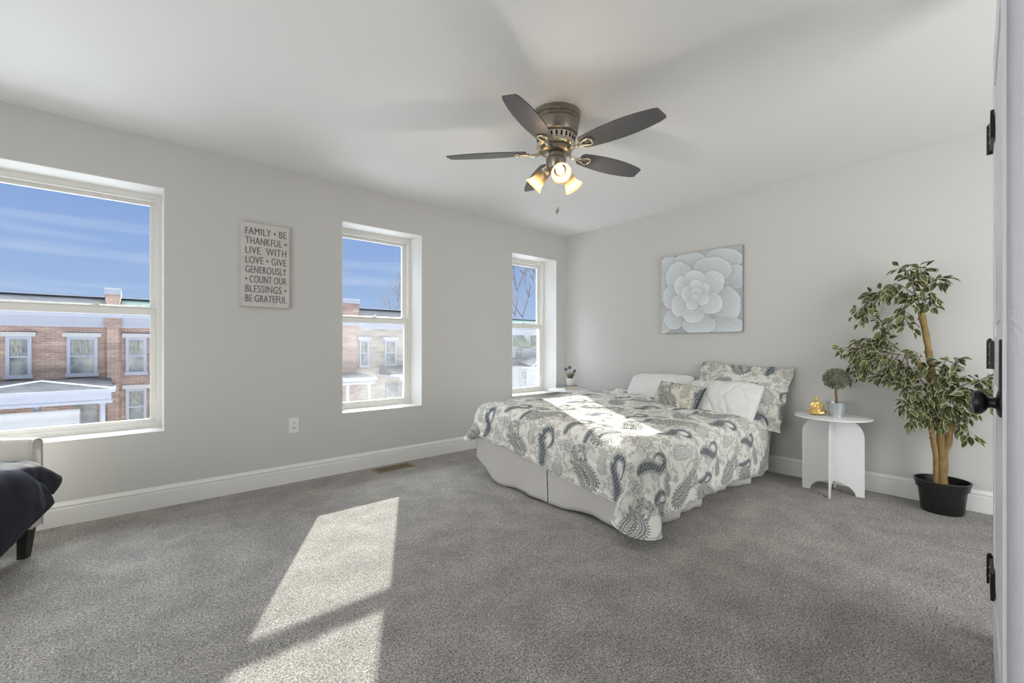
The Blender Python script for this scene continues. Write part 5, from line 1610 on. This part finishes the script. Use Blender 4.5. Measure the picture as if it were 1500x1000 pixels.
        for i in range(3, len(Q)):
            for rep in range(3 if rng.random() < .2 else 2):
                base = Q[i]
                tdir = (Q[i] - Q[i - 1]).normalized()
                off = Vector((rng.uniform(-1, .55), rng.uniform(-1, 1), rng.uniform(-.9, .75)))
                d = (tdir * .45 + off).normalized()
                d.z -= .25
                stem = base + d * rng.uniform(.008, .035)
                if (stem + c).x > 4.09: continue
                tw.tube([base, stem], [.0011, .0009], 4)
                ln = rng.uniform(.048, .074)
                dd = (d + Vector((rng.uniform(-.3, .3), rng.uniform(-.3, .3), -.35))).normalized()
                if (stem + c + dd * ln).x > 4.12: dd.x = -abs(dd.x)
                leaf(stem, dd, ln, rng.uniform(-1.2, 1.2))
    tw.build('twigs', wr_, t)
    g = mat('ficus_leaf_green', (.062, .080, .034), .5, spec=.4, bump=(90, .2, .002), var=(9, (.115, .14, .055)))
    y_ = mat('ficus_leaf_margin', (.50, .50, .27), .6, bump=(90, .2, .002))
    o = lf.build('foliage', [g, y_], t)
    smooth(o.data)
ficus()

# ------------------------------------------------------------------ the street outside
def brick(name, c1, c2, mortar):
    m = D.materials.new(name)
    m.use_nodes = True
    t = m.node_tree
    b = t.nodes['Principled BSDF']
    b.inputs['Roughness'].default_value = .9
    c = t.nodes.new('ShaderNodeTexCoord')
    sp = t.nodes.new('ShaderNodeSeparateXYZ'); cb = t.nodes.new('ShaderNodeCombineXYZ')
    t.links.new(c.outputs['Object'], sp.inputs[0])
    ad = t.nodes.new('ShaderNodeMath'); ad.operation = 'ADD'
    t.links.new(sp.outputs['X'], ad.inputs[0]); t.links.new(sp.outputs['Y'], ad.inputs[1])
    t.links.new(ad.outputs[0], cb.inputs['X']); t.links.new(sp.outputs['Z'], cb.inputs['Y'])
    br = t.nodes.new('ShaderNodeTexBrick')
    br.inputs['Scale'].default_value = 1
    br.inputs['Brick Width'].default_value = .21; br.inputs['Row Height'].default_value = .072; br.inputs['Mortar Size'].default_value = .008
    br.inputs['Color1'].default_value = (*c1, 1); br.inputs['Color2'].default_value = (*c2, 1); br.inputs['Mortar'].default_value = (*mortar, 1)
    t.links.new(cb.outputs[0], br.inputs['Vector'])
    n = t.nodes.new('ShaderNodeTexNoise'); n.inputs['Scale'].default_value = 1.2; n.inputs['Detail'].default_value = 5
    mp = t.nodes.new('ShaderNodeMapping'); mp.inputs['Scale'].default_value = (1, 1, 4)
    t.links.new(c.outputs['Object'], mp.inputs[0]); t.links.new(mp.outputs[0], n.inputs[0])
    r = t.nodes.new('ShaderNodeMapRange'); r.inputs[1].default_value = .3; r.inputs[2].default_value = .7; r.inputs[3].default_value = .72; r.inputs[4].default_value = 1.3
    t.links.new(n.outputs[0], r.inputs[0])
    v = t.nodes.new('ShaderNodeVectorMath'); v.operation = 'SCALE'
    t.links.new(br.outputs['Color'], v.inputs[0]); t.links.new(r.outputs[0], v.inputs['Scale'])
    t.links.new(v.outputs[0], b.inputs['Base Color'])
    return m
M_brickA = brick('brown_brick', (.40, .25, .185), (.50, .33, .25), (.52, .44, .38))
M_brickB = brick('tan_brick', (.46, .38, .29), (.52, .44, .34), (.52, .47, .40))
M_render = mat('white_stucco', (.56, .56, .57), .9, bump=(8, .2, .02), var=(.9, (.50, .50, .51)))
M_extrim = mat('white_exterior_trim', (.50, .505, .55), .6, bump=(6, .1, .01))
M_linteL = mat('limestone_lintel', (.60, .58, .54), .8, bump=(9, .2, .01))
M_slate = mat('grey_roof_shingle', (.075, .08, .09), .85, bump=(14, .5, .02), var=(3, (.12, .125, .135), (1, 1, 6)))
M_green = mat('green_metal_roof', (.035, .09, .075), .6, bump=(6, .2, .02), var=(3, (.06, .14, .11), (9, 1, 1)))
M_snow = mat('snow', (.76, .78, .82), .8, bump=(3, .4, .05))
M_curtain = mat('pale_curtain', (.50, .47, .40), .9, bump=(9, .3, .01), var=(5, (.22, .22, .18), (7, 1, 1)))
M_extglass = mat('house_glass', (.16, .17, .17), .12, spec=.8, bump=(3, .03, .01), var=(2.2, (.46, .44, .38)))
M_awn = mat('green_awning_cloth', (.10, .15, .09), .9, bump=(20, .1, .01), var=(8, (.14, .19, .12), (8, 1, 1)))
M_asphalt = mat('snowy_street', (.74, .75, .78), .9, bump=(3, .5, .05), var=(.5, (.55, .55, .57)))
YF = 20.0
GZ = -3.35
tag(MB().box((-30, YO + .02, GZ - .3), (60, 60, GZ)).build('ground', M_asphalt), kind='structure')
tag(MB().box((-30, YF - 4.2, GZ), (60, YF - 2.6, GZ + .12)).build('sidewalk', mat('concrete_sidewalk', (.46, .45, .44), .95, bump=(12, .4, .01), var=(1.2, (.6, .6, .62)))), kind='structure')

def house(x0, x1, wall_m, roof_m, ups, lows, label, cornice=(1.68, 2.12), roof_top=2.75, pier=None, snow=False, awn=False):
    x0 += .002; x1 -= .002
    c = Vector(((x0 + x1) / 2, YF, GZ))
    t = empty('row_house', c)
    tag(t, label, 'house', 'row houses across the street')
    def bx(m, a, e_, bev=0): m.box(Vector(a) - c, Vector(e_) - c, bev)
    m = MB(); bx(m, (x0, YF, GZ), (x1, YF + 9, cornice[1])); m.build('house_wall', wall_m, t)
    m = MB()
    bx(m, (x0, YF - .10, cornice[0]), (x1, YF, cornice[0] + .14)); bx(m, (x0, YF - .16, cornice[0] + .14), (x1, YF, cornice[1] - .12)); bx(m, (x0, YF - .32, cornice[1] - .12), (x1, YF, cornice[1]))
    m.build('cornice', M_extrim, t)
    m = MB()
    a = [(x0, YF - .28, cornice[1]), (x1, YF - .28, cornice[1]), (x1, YF + .75, roof_top), (x0, YF + .75, roof_top), (x1, YF + 9, roof_top - .3), (x0, YF + 9, roof_top - .3), (x1, YF + 9, cornice[1]), (x0, YF + 9, cornice[1])]
    V = [m.bm.verts.new(Vector(p) - c) for p in a]
    for f in ((0, 1, 2, 3), (3, 2, 4, 5), (5, 4, 6, 7), (7, 6, 1, 0), (0, 3, 5, 7), (1, 6, 4, 2)): m.bm.faces.new([V[k] for k in f])
    r_ = m.build('roof', roof_m, t)
    m = MB(); bx(m, (x0, YF + .62, roof_top - .02), (x1, YF + .80, roof_top + .02)); m.build('roof_edge', M_extrim, r_)
    if snow:
        m = MB()
        rg = random.Random(5)
        for k in range(9):
            xx = rg.uniform(x0 + .4, x1 - .4); f = rg.uniform(.02, .35)
            m.sphere(Vector((xx, YF - .28 + 1.03 * f, cornice[1] + (roof_top - cornice[1]) * f + .02)) - c, .28 * rg.uniform(.5, 1.4), 10, (1, .4, .18))
        m.build('snow_patches', M_snow, r_)
    for row, wins in ((0, ups), (1, lows)):
        for (xa, xb) in wins:
            z0, z1 = (.10, 1.36) if row == 0 else (-1.66, -.40)
            m = MB(); f = .085
            bx(m, (xa, YF - .06, z0 + f), (xa + f, YF + .04, z1 - f)); bx(m, (xb - f, YF - .06, z0 + f), (xb, YF + .04, z1 - f)); bx(m, (xa, YF - .06, z1 - f), (xb, YF + .04, z1 - .001)); bx(m, (xa - .03, YF - .10, z0 - .03), (xb + .03, YF + .04, z0 + f))
            bx(m, (xa + f, YF - .045, (z0 + z1) / 2 - .02), (xb - f, YF, (z0 + z1) / 2 + .03))
            w_ = m.build('house_window', M_extrim, t)
            m = MB(); bx(m, (xa + f, YF - .02, z0 + f), (xb - f, YF - .012, z1 - f)); m.build('pane', M_extglass, w_)
            m = MB(); bx(m, (xa + f + .01, YF - .026, (z0 + z1) / 2 + .03), (xb - f - .12, YF - .021, z1 - f)); m.build('curtain', M_curtain, w_)
            if not awn:
                m = MB(); bx(m, (xa - .09, YF - .09, z1), (xb + .09, YF, z1 + .13)); m.build('lintel', M_linteL, w_)
            elif row == 0:
                m = MB()
                p = [(xa - .1, YF - .02, 1.72), (xb + .1, YF - .02, 1.72), (xb + .1, YF - .75, 1.05), (xa - .1, YF - .75, 1.05), (xa - .1, YF - .75, .92), (xb + .1, YF - .75, .92), (xa - .1, YF - .02, 1.05), (xb + .1, YF - .02, 1.05)]
                V = [m.bm.verts.new(Vector(q) - c) for q in p]
                for ff in ((0, 1, 2, 3), (3, 2, 5, 4), (0, 3, 6), (1, 7, 2)): m.bm.faces.new([V[k] for k in ff])
                m.build('awning', M_awn, w_)
    if pier:
        for (pa, pb) in pier:
            pb = min(pb, x1)
            m = MB()
            bx(m, (pa + .06, YF - .14, GZ), (pb - .06, YF, cornice[0] + .02)); bx(m, (pa, YF - .22, cornice[0] + .02), (pb, YF, cornice[1]))
            q = [(pa + .10, cornice[1]), (pb - .10, cornice[1]), (pb, roof_top + .02), (pa, roof_top + .02)]
            va = [m.bm.verts.new(Vector((x, YF - .34, z)) - c) for x, z in q]; vb = [m.bm.verts.new(Vector((x, YF + 1.2, z)) - c) for x, z in q]
            m.bm.faces.new(va); m.bm.faces.new(vb[::-1])
            for k in range(4): m.bm.faces.new((va[k], vb[k], vb[(k + 1) % 4], va[(k + 1) % 4]))
            f_ = m.build('party_wall', M_brickA, t)
            m = MB(); bx(m, (pa, YF - .40, roof_top + .02), (pb, YF + 1.3, roof_top + .22), .02); m.build('coping', mat('grey_stone_coping', (.42, .43, .47), .8, bump=(6, .3, .01)), f_)
    return t, c, bx

# porch with a low pediment
def porch(t, c, bx, xa, xb, ztop, zbase, yp, kind='gable', zb2=-.70, tymp=None):
    r = empty('porch', (0, 0, 0), parent=t)
    xm = (xa + xb) / 2
    tymp = tymp or M_slate
    o = []
    m = MB()
    if kind == 'gable':
        p = [(xa, yp, zbase), (xb, yp, zbase), (xm, yp + .9, ztop), (xa + .1, YF, ztop), (xb - .1, YF, ztop)]
        V = [m.bm.verts.new(Vector(q) - c) for q in p]
        for f in ((0, 1, 2), (0, 2, 3), (1, 4, 2), (3, 2, 4)): m.bm.faces.new([V[k] for k in f])
        r1 = m.build('porch_roof', tymp, t)
        m = MB()
        for a, e_ in (((xa, yp, zbase), (xm, yp + .9, ztop)), ((xb, yp, zbase), (xm, yp + .9, ztop))):
            m.tube([Vector(a) - c, Vector(e_) - c], .045, 4)
        m.build('raking_trim', M_extrim, r1)
    else:
        p = [(xa, yp, zbase), (xb, yp, zbase), (xb, YF, ztop), (xa, YF, ztop), (xa, YF, zbase), (xb, YF, zbase)]
        V = [m.bm.verts.new(Vector(q) - c) for q in p]
        for f in ((0, 1, 2, 3), (0, 3, 4), (1, 5, 2), (0, 4, 5, 1)): m.bm.faces.new([V[k] for k in f])
        m.build('porch_roof', tymp, t)
    m = MB()
    bx(m, (xa - .04, yp - .06, zbase - .10), (xb + .04, YF, zbase)); bx(m, (xa + .05, yp + .02, zb2 + .18), (xb - .05, yp + .25, zbase - .10)); bx(m, (xa + .02, yp - .01, zb2 + .10), (xb - .02, yp + .30, zb2 + .18))
    m.build('porch_beam', M_extrim, t)
    D.objects.remove(r)
    for x in (xa + .25, xm, xb - .25):
        m = MB(); m.lathe([(.10, GZ + .4), (.10, GZ + .5), (.075, GZ + .52), (.065, zb2 + .04), (.09, zb2 + .06), (.09, zb2 + .12)], 14, Matrix.Translation((x - c.x, yp + .14 - c.y, -c.z)))
        m.build('porch_column', M_extrim, t)
    m = MB(); bx(m, (xa, yp - .1, GZ), (xb, YF, GZ + .4)); m.build('porch_floor', M_linteL, t)

A = house(-6.6, -.2, M_brickA, M_slate, [(-2.81, -2.27), (-1.51, -.79), (-4.4, -3.7), (-5.9, -5.2)], [(-5.6, -4.9), (-4.4, -3.7)], 'brown brick row house with grey slate roof and pedimented porch seen through the left window', pier=[(-.62, -.2)])
porch(*A, -3.55, -.36, .02, -.22, 18.0, 'gable', -.74)
# invented white roll for a pale shape here, with a dark doorway behind
_t, _c, _bx = A
m = MB()
m.tube([Vector((-3.3, 17.95, -1.02)) - _c, Vector((-1.08, 17.95, -1.02)) - _c], .26, 18)
for k in range(4): m.tube([Vector((-3.1 + k * .62, 17.95, -1.02)) - _c, Vector((-3.08 + k * .62, 17.95, -1.02)) - _c], .266, 18)
m.build('white_roll', mat('white_roll_canvas', (.50, .49, .475), .8, bump=(5, .3, .02)), _t, angle=40)
m = MB(); _bx(m, (-1.35, YF - .03, -2.6), (-.80, YF, -.75)); m.build('front_door', M_extglass, _t)
B2 = house(-.2, 3.6, M_brickA, M_green, [(-.09, .46), (1.5, 2.2), (2.7, 3.25)], [(-.09, .46)], 'brown brick row house with green roof at the right of the left window')
porch(*B2, 1.0, 3.4, .02, -.22, 18.0, 'gable', -.74)
C2 = house(3.6, 7.92, M_brickA, M_slate, [(4.1, 4.65), (5.4, 6.1), (6.4, 6.95)], [(4.1, 4.65)], 'brown brick row house whose end wall shows at the left of the middle window', pier=[(7.10, 7.92)], roof_top=2.95)
porch(*C2, 5.6, 7.9, -.15, -.25, 17.9, 'shed', -.62)
Dh = house(7.92, 12.6, M_brickB, M_slate, [(8.02, 8.48), (9.25, 9.86), (10.9, 11.5)], [(10.9, 11.5)], 'tan brick row house with snow on its roof seen through the middle window', roof_top=2.88, snow=True, cornice=(1.86, 2.14))
porch(*Dh, 9.0, 12.2, .12, -.28, 17.9, 'shed', -.56)
_t, _c, _bx = Dh
m = MB(); _bx(m, (8.9, 17.85, -.30), (12.3, 18.6, -.22), .03); m.build('porch_snow', M_snow, _t)
m = MB(); _bx(m, (9.3, YF - .03, -2.6), (9.95, YF, -.70)); m.build('front_door', M_extglass, _t)
Eh = house(12.6, 17.0, M_render, M_slate, [(13.4, 14.1), (15.4, 16.1)], [(13.4, 14.1)], 'white row house hidden between the middle and right windows', awn=True)
Fh = house(17.0, 23.5, M_render, M_green, [(17.55, 18.2), (19.0, 19.7), (21, 21.7)], [(18.0, 18.6), (19.3, 19.8)], 'white row house with green awnings seen through the window by the bed', awn=True, cornice=(1.95, 2.25))
porch(*Fh, 17.2, 20.2, .35, -.12, 18.0, 'gable', -.62)
Gh = house(-13.5, -6.6, M_brickA, M_slate, [(-8.2, -7.6), (-10, -9.4), (-12, -11.4)], [(-8.2, -7.6)], 'brown brick row house beyond the left edge of the left window', pier=[(-7.1, -6.6)])

M_bark = mat('bare_tree_bark', (.17, .15, .14), .9, bump=(20, .4, .01))
def bare_tree(x, y, h_, spread, seed, label):
    rng = random.Random(seed)
    c = Vector((x, y, GZ))
    tr = MB(); bt = MB()
    def grow(p, d, ln, r, dep):
        q = p + d * ln
        mid = p.lerp(q, .5) + Vector((rng.uniform(-1, 1), rng.uniform(-1, 1), 0)) * ln * .05
        (tr if dep == 0 else bt).tube([p, mid, q], [r, r * .85, r * .7], 5 if dep > 1 else 8)
        if dep >= 7: return
        for k in range(3 if dep < 5 else 2):
            a = rng.uniform(0, 6.28)
            dd = (d + Vector((math.cos(a), math.sin(a), rng.uniform(-.1, .3))) * spread).normalized()
            dd = (dd + Vector((0, 0, .12))).normalized()
            grow(q, dd, ln * rng.uniform(.62, .85), r * .62, dep + 1)
    grow(Vector((0, 0, 0)), Vector((0, 0, 1)), h_ * .36, h_ * .013, 0)
    t = empty('bare_tree', c)
    tag(t, label, 'tree', 'bare winter trees behind the houses')
    tr.build('trunk', M_bark, t, sm=True); bt.build('branches', M_bark, t, sm=True)
bare_tree(27.6, 29.5, 11.8, .50, 3, 'tall bare tree above the green roof, right of the pair in the right window')
bare_tree(31.0, 40.0, 10.5, .60, 8, 'lower bare tree left of the tall one above the green roof')
bare_tree(20.2, 36, 8.6, .55, 5, 'small bare tree top above the tan brick house roof')
